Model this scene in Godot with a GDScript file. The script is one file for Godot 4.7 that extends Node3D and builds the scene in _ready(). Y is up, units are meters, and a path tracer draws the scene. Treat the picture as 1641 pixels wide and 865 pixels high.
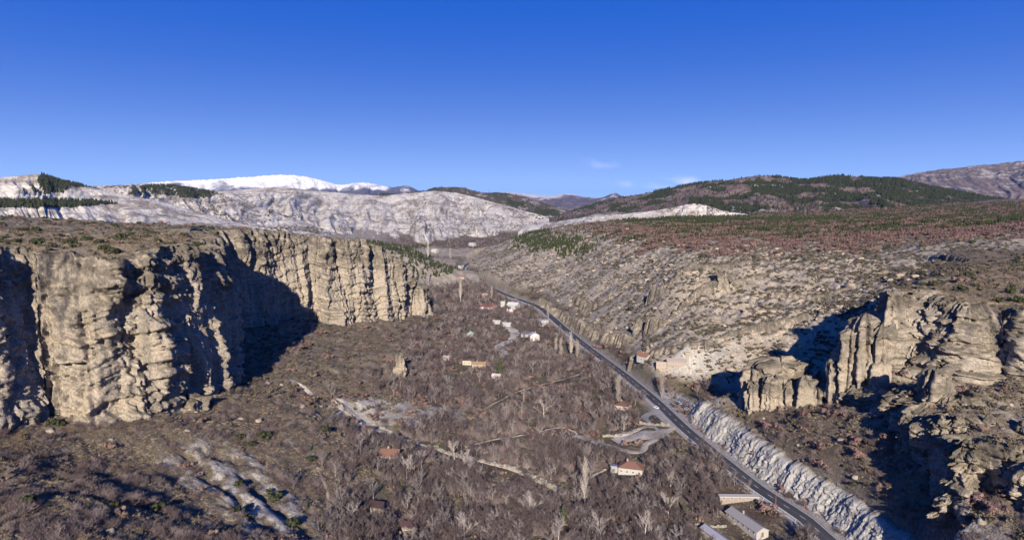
extends Node3D
# A dry canyon in winter seen from a drone: limestone cliffs on both sides, a wooded valley floor with a road, badlands and a snowy range behind.
# Units are metres, the camera looks along -Z from 150 m above the valley floor.

var soft := FastNoiseLite.new()    # slow undulation
var mid := FastNoiseLite.new()     # decametre lumps
var fine := FastNoiseLite.new()    # metre lumps
var crag := FastNoiseLite.new()    # rounded buttresses, two octaves
var block := FastNoiseLite.new()   # broken blocks
var patch := FastNoiseLite.new()   # colour patches
var rng := RandomNumberGenerator.new()
var names := {}

var low: Surface                   # valley, talus, right-hand slopes
var left_top: Surface
var ledge_top: Surface
var right_top: Surface
var left_path := PackedVector2Array()
var ledge_path := PackedVector2Array()
var right_path := PackedVector2Array()
var left_area := PackedVector2Array()
var ledge_area := PackedVector2Array()
var right_area := PackedVector2Array()
var road_line := PackedVector3Array()
var flats: Array = []              # [Vector2 centre, radius, height]: levelled plots

const SUN_HEIGHT := 20.5
const SUN_TURN := -0.3
const BARK := Color(0.30, 0.27, 0.245)


func _ready() -> void:
	# camera
	var cam := Camera3D.new()
	cam.name = "camera"
	cam.position = Vector3(0, 150, 0)
	cam.rotation_degrees = Vector3(-5.79, 0, 0)
	cam.fov = 42.62
	cam.near = 1.0
	cam.far = 60000.0
	add_child(cam)
	cam.current = true
	# sky, air and exposure
	var sky := ProceduralSkyMaterial.new()
	sky.sky_top_color = Color(0.0, 0.285, 0.67)
	sky.sky_horizon_color = Color(0.57, 0.705, 0.91)
	sky.sky_curve = 0.058
	sky.ground_bottom_color = Color(0.25, 0.22, 0.2)
	sky.ground_horizon_color = Color(0.45, 0.5, 0.6)
	sky.sky_energy_multiplier = 0.85
	sky.sky_cover = cloud_cover()
	var env := Environment.new()
	env.background_mode = Environment.BG_SKY
	env.sky = Sky.new()
	env.sky.sky_material = sky
	env.tonemap_mode = Environment.TONE_MAPPER_LINEAR
	env.tonemap_exposure = 2.2
	env.sdfgi_enabled = true
	env.ssao_enabled = true
	env.ssil_enabled = true
	env.fog_enabled = true
	env.fog_density = 0.000012
	env.fog_light_color = Color(0.5, 0.68, 1.0)
	var world := WorldEnvironment.new()
	world.name = "world"
	world.environment = env
	add_child(world)
	# sun
	var sun := DirectionalLight3D.new()
	sun.name = "sun"
	sun.rotation_degrees = Vector3(-SUN_HEIGHT, SUN_TURN, 0)
	sun.light_energy = 1.5
	sun.light_color = Color(1.0, 0.945, 0.87)
	sun.light_angular_distance = 0.5
	sun.shadow_enabled = true
	add_child(sun)
	rng.seed = 4
	grain = noise_map(0.012, 5, 0.72, 1.0, FastNoiseLite.TYPE_SIMPLEX_SMOOTH, 7, 0.28)
	speckle = noise_map(0.03, 4, 0.7, 1.0, FastNoiseLite.TYPE_SIMPLEX_SMOOTH, 9, 0.25)
	relief = noise_map(0.02, 5, 0.0, 1.0, FastNoiseLite.TYPE_SIMPLEX, 21, 0.4)
	survey()
	plots()
	build_land()
	build_cliffs()
	build_far_land()
	build_road()
	build_village()
	build_rocks()
	build_plants()


# A smooth surface through surveyed points (multiquadric), kept on a grid.
class Surface:
	var x0 := 0.0
	var z0 := 0.0
	var step := 12.0
	var nx := 0
	var nz := 0
	var data := PackedFloat32Array()

	func _init(points: Array, from: Vector2, to: Vector2, cell: float, soften: float) -> void:
		var n := points.size()
		var m: Array = []
		var mean := 0.0
		for p in points:
			mean += p.y / n
		for i in n:
			var row := PackedFloat64Array()
			row.resize(n + 1)
			for j in n:
				row[j] = sqrt((points[i].x - points[j].x) ** 2 + (points[i].z - points[j].z) ** 2 + soften * soften)
			row[i] -= 2.0
			row[n] = points[i].y - mean
			m.append(row)
		for c in n:
			var best := c
			for r in range(c + 1, n):
				if absf(m[r][c]) > absf(m[best][c]):
					best = r
			var swap = m[c]
			m[c] = m[best]
			m[best] = swap
			var top: PackedFloat64Array = m[c]
			for r in range(c + 1, n):
				var row: PackedFloat64Array = m[r]
				var k := row[c] / top[c]
				if k != 0.0:
					for q in range(c, n + 1):
						row[q] -= k * top[q]
					m[r] = row
		var w := PackedFloat64Array()
		w.resize(n)
		for c in range(n - 1, -1, -1):
			var v: float = m[c][n]
			for q in range(c + 1, n):
				v -= m[c][q] * w[q]
			w[c] = v / m[c][c]
		var px := PackedFloat64Array()
		var pz := PackedFloat64Array()
		for p in points:
			px.append(p.x)
			pz.append(p.z)
		step = cell
		x0 = from.x
		z0 = from.y
		nx = int((to.x - from.x) / cell) + 4
		nz = int((to.y - from.y) / cell) + 4
		var rows: Array = []
		rows.resize(nz)
		var width := nx
		var gx := x0
		var gz := z0
		var job := func(j: int) -> void:
			var out := PackedFloat32Array()
			out.resize(width)
			for i in width:
				var x := gx + (i - 1) * cell
				var z := gz + (j - 1) * cell
				var h := mean
				for q in n:
					var dx := x - px[q]
					var dz := z - pz[q]
					h += w[q] * sqrt(dx * dx + dz * dz + soften * soften)
				out[i] = h
			rows[j] = out
		WorkerThreadPool.wait_for_group_task_completion(WorkerThreadPool.add_group_task(job, nz))
		for r in rows:
			data.append_array(r)

	func at(x: float, z: float) -> float:
		var fx := clampf((x - x0) / step, 0.0, nx - 3.01) + 1.0
		var fz := clampf((z - z0) / step, 0.0, nz - 3.01) + 1.0
		var i := int(fx)
		var j := int(fz)
		fx -= i
		fz -= j
		var o := (j - 1) * nx + i
		var a := cubic_interpolate(data[o], data[o + 1], data[o - 1], data[o + 2], fx)
		o += nx
		var b := cubic_interpolate(data[o], data[o + 1], data[o - 1], data[o + 2], fx)
		o += nx
		var c := cubic_interpolate(data[o], data[o + 1], data[o - 1], data[o + 2], fx)
		o += nx
		var d := cubic_interpolate(data[o], data[o + 1], data[o - 1], data[o + 2], fx)
		return cubic_interpolate(b, c, a, d, fz)


# ------------------------------------------------------------------ names, tags

func numbered(called: String) -> String:
	var k: int = names.get(called, -1) + 1
	names[called] = k
	return called if k == 0 else "%s_%03d" % [called, k]


func tag(o: Node, label: String, category: String, group := "", kind := "") -> Node:
	if label:
		o.set_meta("label", label)
	if category:
		o.set_meta("category", category)
	if group:
		o.set_meta("group", group)
	if kind:
		o.set_meta("kind", kind)
	return o


func thing(called: String, label: String, category: String, at := Vector3.ZERO, turn := 0.0, group := "") -> Node3D:
	var o := Node3D.new()
	o.name = numbered(called)
	o.position = at
	o.rotation.y = turn
	add_child(o)
	tag(o, label, category, group)
	return o


func obj(called: String, mesh: Mesh, m: Material, parent: Node = self) -> MeshInstance3D:
	var o := MeshInstance3D.new()
	o.name = numbered(called) if parent == self else called
	o.mesh = mesh
	o.material_override = m
	parent.add_child(o, true)
	return o


func structure(called: String, mesh: Mesh, m: Material, label := "") -> MeshInstance3D:
	var o := obj(called, mesh, m)
	tag(o, label, "", "", "structure")
	return o


func dup(o: Node3D, at: Vector3, turn: float, size := 1.0, label := "", group := "") -> Node3D:
	var c: Node3D = o.duplicate()
	c.name = numbered(String(o.name).rstrip("0123456789").trim_suffix("_"))
	add_child(c)
	c.transform = Transform3D(Basis.from_euler(Vector3(0, turn, 0)).scaled(Vector3.ONE * size), at)
	if label:
		c.set_meta("label", label)
	if group:
		c.set_meta("group", group)
	return c


# ------------------------------------------------------------------ materials

func noise_map(frequency: float, octaves: int, low_tone: float, high_tone: float, kind := FastNoiseLite.TYPE_SIMPLEX_SMOOTH, s := 7, contrast := 0.5) -> NoiseTexture2D:
	var n := FastNoiseLite.new()
	n.noise_type = kind
	n.frequency = frequency
	n.fractal_octaves = octaves
	n.fractal_gain = 0.6
	n.seed = s
	var t := NoiseTexture2D.new()
	t.width = 1024
	t.height = 1024
	t.seamless = true
	t.noise = n
	var g := Gradient.new()
	g.set_color(0, Color(low_tone, low_tone, low_tone))
	g.set_color(1, Color(high_tone, high_tone, high_tone))
	g.set_offset(0, 0.5 - contrast)
	g.set_offset(1, 0.5 + contrast)
	t.color_ramp = g
	return t


var grain: NoiseTexture2D
var speckle: NoiseTexture2D
var relief: NoiseTexture2D

func land_material(across: float, along: float, depth: float, called: String) -> StandardMaterial3D:
	var m := StandardMaterial3D.new()
	m.resource_name = called
	m.vertex_color_use_as_albedo = true
	m.roughness = 0.95
	m.metallic_specular = 0.15
	m.albedo_texture = grain
	m.uv1_triplanar = true
	m.uv1_world_triplanar = true
	m.uv1_scale = Vector3(across, along, across)
	m.uv2_triplanar = true
	m.uv2_world_triplanar = true
	m.uv2_scale = Vector3(across, along, across) * 3.7
	m.detail_enabled = true
	m.detail_albedo = speckle
	m.detail_uv_layer = BaseMaterial3D.DETAIL_UV_2
	m.detail_blend_mode = BaseMaterial3D.BLEND_MODE_MUL
	m.heightmap_enabled = true
	m.heightmap_texture = relief
	m.heightmap_scale = depth
	return m


func plain(c: Color, rough := 0.9, called := "") -> StandardMaterial3D:
	var m := StandardMaterial3D.new()
	m.resource_name = called
	m.albedo_color = c.linear_to_srgb()
	m.roughness = rough
	m.metallic_specular = 0.2
	return m


func tinted(called: String) -> StandardMaterial3D:
	var m := StandardMaterial3D.new()
	m.resource_name = called
	m.vertex_color_use_as_albedo = true
	m.roughness = 0.9
	m.metallic_specular = 0.1
	return m


# ------------------------------------------------------------------ grids

# A sheet of nu x nv points; place(i, j) gives a point, paint(p, n, i, j) its colour. The face looks along du x dv.
func sheet(nu: int, nv: int, place: Callable, paint: Callable) -> ArrayMesh:
	var rows: Array = []
	rows.resize(nv)
	var job := func(j: int) -> void:
		var r := PackedVector3Array()
		r.resize(nu)
		for i in nu:
			r[i] = place.call(i, j)
		rows[j] = r
	WorkerThreadPool.wait_for_group_task_completion(WorkerThreadPool.add_group_task(job, nv))
	var normals: Array = []
	var colors: Array = []
	normals.resize(nv)
	colors.resize(nv)
	var shade := func(j: int) -> void:
		var r: PackedVector3Array = rows[j]
		var below: PackedVector3Array = rows[maxi(j - 1, 0)]
		var above: PackedVector3Array = rows[mini(j + 1, nv - 1)]
		var n := PackedVector3Array()
		var c := PackedColorArray()
		n.resize(nu)
		c.resize(nu)
		for i in nu:
			var v := (r[mini(i + 1, nu - 1)] - r[maxi(i - 1, 0)]).cross(above[i] - below[i]).normalized()
			n[i] = v
			c[i] = paint.call(r[i], v, i, j)
		normals[j] = n
		colors[j] = c
	WorkerThreadPool.wait_for_group_task_completion(WorkerThreadPool.add_group_task(shade, nv))
	var a := []
	a.resize(Mesh.ARRAY_MAX)
	var vs := PackedVector3Array()
	var ns := PackedVector3Array()
	var cs := PackedColorArray()
	for j in nv:
		vs.append_array(rows[j])
		ns.append_array(normals[j])
		cs.append_array(colors[j])
	var ix := PackedInt32Array()
	ix.resize((nu - 1) * (nv - 1) * 6)
	var k := 0
	for j in nv - 1:
		for i in nu - 1:
			var o := j * nu + i
			ix[k] = o
			ix[k + 1] = o + nu
			ix[k + 2] = o + 1
			ix[k + 3] = o + 1
			ix[k + 4] = o + nu
			ix[k + 5] = o + nu + 1
			k += 6
	a[Mesh.ARRAY_VERTEX] = vs
	a[Mesh.ARRAY_NORMAL] = ns
	a[Mesh.ARRAY_COLOR] = cs
	a[Mesh.ARRAY_INDEX] = ix
	var mesh := ArrayMesh.new()
	mesh.add_surface_from_arrays(Mesh.PRIMITIVE_TRIANGLES, a)
	return mesh


func rounded_line(points: PackedVector2Array, spacing: float) -> PackedVector2Array:
	var c := Curve2D.new()
	var n := points.size()
	for i in n:
		var t := (points[mini(i + 1, n - 1)] - points[maxi(i - 1, 0)]) / 6.0
		var before := points[i].distance_to(points[maxi(i - 1, 0)])
		var after := points[i].distance_to(points[mini(i + 1, n - 1)])
		var reach := minf(1.0, 2.2 * minf(before if i else after, after if i < n - 1 else before) / maxf(before + after, 0.1))
		c.add_point(points[i], -t * reach, t * reach)
	c.bake_interval = spacing
	var out := PackedVector2Array()
	var length := c.get_baked_length()
	for i in int(length / spacing) + 1:
		out.append(c.sample_baked(i * spacing))
	return out


func flat(points: Array) -> PackedVector2Array:
	var out := PackedVector2Array()
	for p in points:
		out.append(Vector2(p.x, p.z))
	return out


func near_line(line: PackedVector2Array, p: Vector2) -> float:
	var best := 1e9
	for i in line.size() - 1:
		var a := line[i]
		var ab := line[i + 1] - a
		var t := clampf((p - a).dot(ab) / maxf(ab.length_squared(), 1e-6), 0.0, 1.0)
		best = minf(best, p.distance_squared_to(a + ab * t))
	return sqrt(best)


func road_at(x: float, z: float) -> Vector2:
	# distance to the road's middle line, and its height there
	if z > -150.0 or z < -1780.0:
		return Vector2(1e6, 0)
	var best := 1e12
	var h := 0.0
	for i in road_line.size() - 1:
		var a := road_line[i]
		var b := road_line[i + 1]
		if z > a.z + 60.0 or z < b.z - 60.0:
			continue
		var ab := Vector2(b.x - a.x, b.z - a.z)
		var ap := Vector2(x - a.x, z - a.z)
		var t := clampf(ap.dot(ab) / ab.length_squared(), 0.0, 1.0)
		var d := (ap - ab * t).length_squared()
		if d < best:
			best = d
			h = lerpf(a.y, b.y, t)
	return Vector2(sqrt(best), h)


# Even-odd test against a polygon in plan.
func inside(area: PackedVector2Array, p: Vector2) -> bool:
	var odd := false
	var b := area[area.size() - 1]
	for a in area:
		if (a.y > p.y) != (b.y > p.y) and p.x < (b.x - a.x) * (p.y - a.y) / (b.y - a.y) + a.x:
			odd = not odd
		b = a
	return odd


func floor_height(z: float) -> float:
	return 0.008 * (-z - 300.0)


# Height of the ground, with everything but the cliffs' own faces.
func ground(x: float, z: float) -> float:
	var h := low.at(x, z)
	var over := h - floor_height(z)
	var rough := smoothstep(1.5, 14.0, over)
	var p2 := Vector2(x, z)
	var slope_right := smoothstep(0.0, 60.0, x - (150.0 if z > -480.0 else (150.0 + (z + 480.0) * 0.21))) * smoothstep(400.0, 480.0, -z) * (1.0 - smoothstep(1300.0, 1800.0, -z))
	h += rough * (soft.get_noise_2d(x, z) * 4.0 + mid.get_noise_2d(x, z) * 1.7 + fine.get_noise_2d(x * 0.6, z * 0.6) * 0.7) + mid.get_noise_2d(z, x) * 0.5
	if slope_right > 0.01:
		# beds of rock crop out as steps
		var tilt := h + soft.get_noise_2d(x * 1.7 + 900.0, z * 1.7) * 9.0 + mid.get_noise_2d(x * 0.8, z * 0.8 + 77.0) * 3.0
		var bed := 4.6
		var k := tilt / bed
		var f := k - floorf(k)
		var stepped := (smoothstep(0.5, 0.92, f) - f) * bed
		h += slope_right * stepped * smoothstep(-0.35, 0.35, patch.get_noise_2d(x * 0.9, z * 0.9) + 0.15) * (1.0 - smoothstep(80.0, 100.0, over))
		h += slope_right * (absf(crag.get_noise_2d(x * 2.3, z * 2.3)) * 3.0 - 0.6) * (1.0 - smoothstep(85.0, 105.0, over))
	if x < -30.0 and z > -350.0 and z < -225.0:
		# gullies that run down the end of the spur
		var across := (x - z - 176.0) / 1.414
		var along_rib := (-z - x) * 0.5
		var inside := smoothstep(160.0, 185.0, along_rib) * smoothstep(262.0, 225.0, along_rib) * exp(-((across / 20.0) ** 2))
		h += inside * 3.0 * (absf(cos(across * 0.21 + mid.get_noise_2d(x, -z) * 1.0)) - 0.6)
	if x < -60.0 and z < -40.0 and z > -1150.0 and inside(left_area, p2):
		var t := smoothstep(5.0, 12.0, near_line(left_path, p2))
		if t > 0.0:
			h = lerpf(h, maxf(h, left_top.at(x, z) + soft.get_noise_2d(x, z) * 4.5 + mid.get_noise_2d(x, z) * 1.6), t)
	if x > 120.0 and z > -900.0:
		if inside(ledge_area, p2):
			var t := smoothstep(3.0, 8.0, near_line(ledge_path, p2))
			if t > 0.0:
				h = lerpf(h, maxf(h, ledge_top.at(x, z) + mid.get_noise_2d(x, z) * 2.5 + absf(crag.get_noise_2d(x * 1.6, z * 1.6)) * 4.0), t)
		if inside(right_area, p2):
			var t := smoothstep(4.0, 10.0, near_line(right_path, p2))
			if t > 0.0:
				h = lerpf(h, maxf(h, right_top.at(x, z) + soft.get_noise_2d(x, z) * 2.0 + mid.get_noise_2d(x, z) * 1.2), t)
	for f in flats:
		var d := p2.distance_to(f[0])
		if d < f[1] * 1.8:
			h = lerpf(h, f[2], 1.0 - smoothstep(f[1], f[1] * 1.8, d))
	var r := road_at(x, z)
	if r.x < 26.0:
		var raw := x > road_x(z) and z > -505.0 and z < -235.0
		h = lerpf(r.y - 0.7, h, smoothstep(16.0, 25.0, r.x) if raw else smoothstep(8.2, 13.5, r.x))
	return h


func on_ground(x: float, z: float, lift := 0.0) -> Vector3:
	return Vector3(x, ground(x, z) + lift, z)


func set_noise(n: FastNoiseLite, frequency: float, octaves: int, s: int, kind := FastNoiseLite.TYPE_SIMPLEX_SMOOTH) -> void:
	n.noise_type = kind
	n.frequency = frequency
	n.fractal_octaves = octaves
	n.seed = s


func survey() -> void:
	set_noise(soft, 0.009, 3, 11)
	set_noise(mid, 0.045, 3, 12)
	set_noise(fine, 0.22, 3, 13)
	set_noise(crag, 0.03, 2, 14)
	set_noise(patch, 0.016, 4, 16)
	set_noise(block, 0.16, 1, 15, FastNoiseLite.TYPE_CELLULAR)
	block.cellular_return_type = FastNoiseLite.RETURN_CELL_VALUE
	block.cellular_jitter = 0.9
	var road_points := [
		Vector3(146, 1.0, -190), Vector3(143.5, 1.0, -250), Vector3(139.0, 1.4, -292.1), Vector3(137.0, 1.6, -311.0), Vector3(128.0, 1.8, -342.0), Vector3(122.7, 2.1, -368.8), Vector3(117.9, 2.3, -398.8), Vector3(111.6, 2.6, -440.0), Vector3(105.7, 3.1, -496.4),
		Vector3(94.3, 3.7, -570.8), Vector3(81.8, 4.2, -638.7), Vector3(64.1, 5.0, -740.9), Vector3(46.6, 6.0, -857.9), Vector3(33.5, 6.5, -931.1), Vector3(5.0, 7.1, -999.2), Vector3(-20.9, 7.7, -1070.8), Vector3(-52.9, 8.5, -1177.9), Vector3(-71.4, 9.0, -1239.8), Vector3(-92.0, 9.6, -1308.5), Vector3(-100.2, 10.4, -1408.7), Vector3(-97.0, 11.1, -1497.7),
		Vector3(-80, 12, -1590), Vector3(-40, 13, -1680), Vector3(10, 14, -1760)]
	var c := Curve3D.new()
	for i in road_points.size():
		var t: Vector3 = (road_points[mini(i + 1, road_points.size() - 1)] - road_points[maxi(i - 1, 0)]) / 6.0
		c.add_point(road_points[i], -t, t)
	c.bake_interval = 4.0
	for i in int(c.get_baked_length() / 12.0) + 1:
		road_line.append(c.sample_baked(i * 12.0))
	var land := [
		# left spur and talus under the cliff
		Vector3(-154.4, 48.0, -199.4), Vector3(-196.8, 45.0, -256.8), Vector3(-232.8, 48.4, -306.0), Vector3(-216.0, 44.2, -333.0), Vector3(-195.4, 41.0, -340.0), Vector3(-189.6, 35.6, -383.0), Vector3(-184.6, 36.7, -398.0), Vector3(-190.7, 32.9, -462.0), Vector3(-201.0, 39.0, -299.7), Vector3(-129.3, 37.0, -220.9), Vector3(-168.7, 31.0, -291.0), Vector3(-98.5, 23.0, -248.2), Vector3(-123.9, 21.0, -315.4),
		Vector3(-163.9, 31.0, -338.8), Vector3(-80.4, 14.0, -265.8), Vector3(-99.6, 14.0, -332.6), Vector3(-154.2, 26.0, -396.1), Vector3(-72.5, 6.0, -352.1), Vector3(-59.0, 5.0, -283.4), Vector3(-190, 50, -170), Vector3(-330, 70, -150), Vector3(-60, 12, -150), Vector3(-260, 55, -240),
		# the alcove, the gully and the mound beyond it
		Vector3(-162.2, 26.4, -482.0), Vector3(-129.9, 12.4, -468.0), Vector3(-97.7, 4.5, -438.0), Vector3(-144.9, 30.0, -401.6), Vector3(-110.9, 22.0, -372.6), Vector3(-87.3, 14.0, -359.7), Vector3(-70.6, 1.5, -420.6), Vector3(-215, 36, -500), Vector3(-225, 36, -570), Vector3(-200, 36, -630), Vector3(-185.5, 32.1, -676.0), Vector3(-140.9, 20.8, -590.0), Vector3(-96.1, 17.6, -580.0), Vector3(-152.0, 25.7, -485.0), Vector3(-108.3, 17.7, -450.0),
		Vector3(-72.1, 7.0, -430.6), Vector3(-157.0, 24.1, -700.0), Vector3(-124.9, 19.2, -758.0), Vector3(-99.7, 13.5, -800.0), Vector3(-79.3, 5.0, -662.3), Vector3(-123.3, 21.8, -640.0), Vector3(-280, 60, -600), Vector3(-250, 60, -800), Vector3(-320, 60, -420),
		# valley floor
		Vector3(-69.3, 5.9, -281.7), Vector3(-33.4, -0.1, -293.3), Vector3(22.0, -0.1, -293.3), Vector3(77.9, -1.0, -295.2), Vector3(118.9, -0.1, -293.3), Vector3(-45.7, 0.9, -407.9), Vector3(-7.3, -0.4, -381.2), Vector3(26.1, -1.6, -349.9), Vector3(-31.7, 2.5, -485.9), Vector3(36.0, 1.5, -489.2), Vector3(70.8, 1.0, -424.3), Vector3(-63.1, 4.2, -568.9), Vector3(-11.7, 2.6, -620.5), Vector3(43.7, 2.4, -597.7), Vector3(-73.3, 5.0, -797.9),
		Vector3(-15.8, 4.4, -844.3), Vector3(-77.7, 6.1, -1060.7), Vector3(-114.0, 8.9, -1039.8), Vector3(-140.5, 10.9, -1285.3), Vector3(-138.7, 12.8, -1524.1), Vector3(-192.8, 14.8, -1769.9), Vector3(-123.0, 18.6, -2252.9), Vector3(0, 0, -120), Vector3(140, 0, -150), Vector3(100, 0, -260), Vector3(-20, 15, -1850), Vector3(70, 17, -1980), Vector3(150, 22, -2180), Vector3(120, 20, -2500), Vector3(290, 62, -2300), Vector3(20, 17, -2200),
		# behind the left cliff
		Vector3(-179.5, 64.0, -1100.0), Vector3(-146.2, 49.6, -1150.0), Vector3(-130.8, 23.8, -1250.0), Vector3(-234.9, 78.0, -1180.0), Vector3(-228.3, 54.4, -1400.0), Vector3(-420, 80, -1250), Vector3(-900, 95, -1400), Vector3(-500, 70, -1600), Vector3(-200, 30, -1750), Vector3(-900, 120, -700), Vector3(-1100, 100, -2000), Vector3(-500, 35, -2400),
		# road bank and the slope up to the right-hand pinnacles
		Vector3(130.2, 14.0, -455.1), Vector3(138.2, 16.0, -392.2), Vector3(146.7, 17.0, -327.5), Vector3(153.8, 14.0, -282.1), Vector3(155.9, 9.0, -275.6), Vector3(149.4, 22.0, -374.7), Vector3(156.0, 27.0, -350.2), Vector3(166.3, 32.0, -374.7), Vector3(145.8, 22.0, -415.2), Vector3(165.5, 25.0, -305.7), Vector3(169.2, 35.0, -313.7), Vector3(171.0, 38.0, -296.2), Vector3(165.8, 38.0, -252.8), Vector3(167.5, 35.0, -224.8), Vector3(165.4, 18.0, -258.0), Vector3(161.1, 25.0, -405.4),
		Vector3(175, 42, -190), Vector3(300, 60, -160), Vector3(191.8, 34.0, -384.5), Vector3(260, 60, -300), Vector3(240, 48, -380),
		# the shaded gully
		Vector3(133.6, 8.0, -482.9), Vector3(163.8, 14.0, -494.2), Vector3(192.8, 25.0, -487.6), Vector3(232.0, 43.4, -487.0), Vector3(285.0, 72.1, -545.0), Vector3(292.3, 77.3, -575.0), Vector3(364.9, 89.5, -640.0), Vector3(292, 90, -490), Vector3(335, 95, -540), Vector3(262, 74, -480), Vector3(126.0, 5.0, -470.3),
		# the long hill right of the road
		Vector3(26.7, 10.6, -994.0), Vector3(28.0, 22.5, -1046.0), Vector3(30.5, 36.9, -1141.0), Vector3(32.5, 56.8, -1220.0), Vector3(36.7, 69.5, -1380.0), Vector3(41.2, 75.0, -1550.0), Vector3(-34.4, 24.2, -1246.0), Vector3(-24.3, 41.6, -1310.0), Vector3(-0.7, 49.7, -1450.0), Vector3(-66.4, 19.2, -1320.0), Vector3(73.6, 76.1, -1650.0), Vector3(81.2, 17.3, -813.0), Vector3(59.0, 8.2, -868.5), Vector3(70.8, 26.0, -980.0), Vector3(95.5, 54.6, -1060.0), Vector3(118.6, 74.6, -1200.0),
		Vector3(100.8, 5.8, -611.5), Vector3(106.3, 14.5, -646.5), Vector3(110.8, 21.1, -675.0), Vector3(86.9, 8.6, -706.0), Vector3(122.5, 41.4, -750.0), Vector3(143.0, 70.8, -880.0), Vector3(162.1, 87.2, -1000.0), Vector3(190.9, 97.2, -1180.0), Vector3(258.4, 101.4, -1600.0), Vector3(114.5, 5.0, -518.0), Vector3(136.5, 14.0, -530.5), Vector3(140.5, 26.0, -547.7), Vector3(139.2, 41.0, -544.2), Vector3(167.2, 84.6, -660.0), Vector3(199.5, 93.2, -790.0), Vector3(239.5, 98.9, -950.0), Vector3(327.2, 101.1, -1300.0), Vector3(452.5, 105.0, -1800.0),
		Vector3(182.8, 35.0, -525.3), Vector3(190.8, 50.0, -550.2), Vector3(220.5, 74.9, -640.0), Vector3(267.7, 86.9, -780.0), Vector3(342.3, 96.2, -1000.0), Vector3(546.3, 104.2, -1600.0), Vector3(231.4, 54.0, -528.2), Vector3(246.8, 63.0, -565.0), Vector3(278.3, 80.7, -640.0), Vector3(346.6, 92.5, -800.0), Vector3(496.9, 98.5, -1150.0), Vector3(776.2, 106.6, -1800.0), Vector3(320.6, 84.0, -610.0), Vector3(398.0, 95.4, -760.0), Vector3(574.5, 100.7, -1100.0), Vector3(886.0, 109.0, -1700.0),
		Vector3(474.2, 104.8, -720.0), Vector3(656.8, 114.2, -1000.0), Vector3(853.1, 115.2, -1300.0), Vector3(650, 112, -700), Vector3(800, 122, -1000), Vector3(1100, 125, -1300), Vector3(1500, 140, -1700), Vector3(600, 108, -450), Vector3(2200, 160, -2500), Vector3(900, 115, -2500), Vector3(300, 100, -2500), Vector3(180, 74, -1900)]
	low = Surface.new(land, Vector2(-1300, -2700), Vector2(2500, -80), 12.0, 14.0)
	left_top = Surface.new([
		Vector3(-231.3, 127.6, -312.0), Vector3(-216.8, 120.8, -342.0), Vector3(-197.6, 120.5, -352.0), Vector3(-189.2, 124.5, -395.0), Vector3(-189.2, 116.0, -440.0), Vector3(-192.3, 121.9, -475.0), Vector3(-199.0, 124.1, -525.0), Vector3(-200.7, 121.7, -585.0), Vector3(-189.4, 114.8, -655.0), Vector3(-168.9, 109.6, -692.0), Vector3(-146.7, 102.4, -737.0), Vector3(-125.5, 81.6, -768.0), Vector3(-105.8, 49.5, -806.0),
		Vector3(-664.1, 128.3, -900.0), Vector3(-454.2, 123.7, -700.0), Vector3(-240.9, 123.0, -430.0), Vector3(-333.4, 123.9, -560.0), Vector3(-390.5, 121.4, -760.0), Vector3(-261.5, 119.1, -690.0), Vector3(-260, 126, -150), Vector3(-600, 132, -500), Vector3(-900, 135, -300), Vector3(-900, 110, -1000), Vector3(-450, 95, -1000), Vector3(-260, 85, -930), Vector3(-420, 10, -1200), Vector3(-150, 45, -900), Vector3(-1000, 60, -1300)],
		Vector2(-1300, -1300), Vector2(-40, -60), 16.0, 18.0)
	ledge_top = Surface.new([
		Vector3(179.4, 36.0, -369.8), Vector3(170.2, 43.0, -322.2), Vector3(163.9, 50.0, -284.7), Vector3(162.8, 53.0, -265.3), Vector3(170.3, 54.0, -257.9), Vector3(165.0, 54.0, -229.3), Vector3(168.5, 54.0, -219.1), Vector3(238.5, 61.4, -408.0), Vector3(247.1, 54.4, -384.0), Vector3(260.1, 53.1, -374.0), Vector3(276.7, 52.0, -366.0), Vector3(201.2, 55.0, -278.1), Vector3(210.2, 57.0, -316.2), Vector3(400, 56, -330), Vector3(183.6, 51.0, -331.3), Vector3(230, 62, -150), Vector3(420, 78, -250)],
		Vector2(100, -560), Vector2(700, -80), 12.0, 12.0)
	right_top = Surface.new([
		Vector3(239.6, 89.0, -432.1), Vector3(245.1, 97.4, -416.0), Vector3(246.0, 94.3, -392.0), Vector3(254.8, 90.0, -378.0), Vector3(267.1, 91.4, -376.0), Vector3(275.2, 92.0, -368.0), Vector3(339.6, 98.0, -480.4), Vector3(305.0, 100.0, -495.3), Vector3(411.6, 104.0, -624.2), Vector3(412.5, 100.0, -555.4), Vector3(500, 98, -350), Vector3(900, 112, -600), Vector3(330, 84, -640), Vector3(600, 98, -700), Vector3(600, 85, -850), Vector3(900, 100, -860), Vector3(420, 98, -200)],
		Vector2(100, -960), Vector2(1300, -80), 16.0, 16.0)
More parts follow.
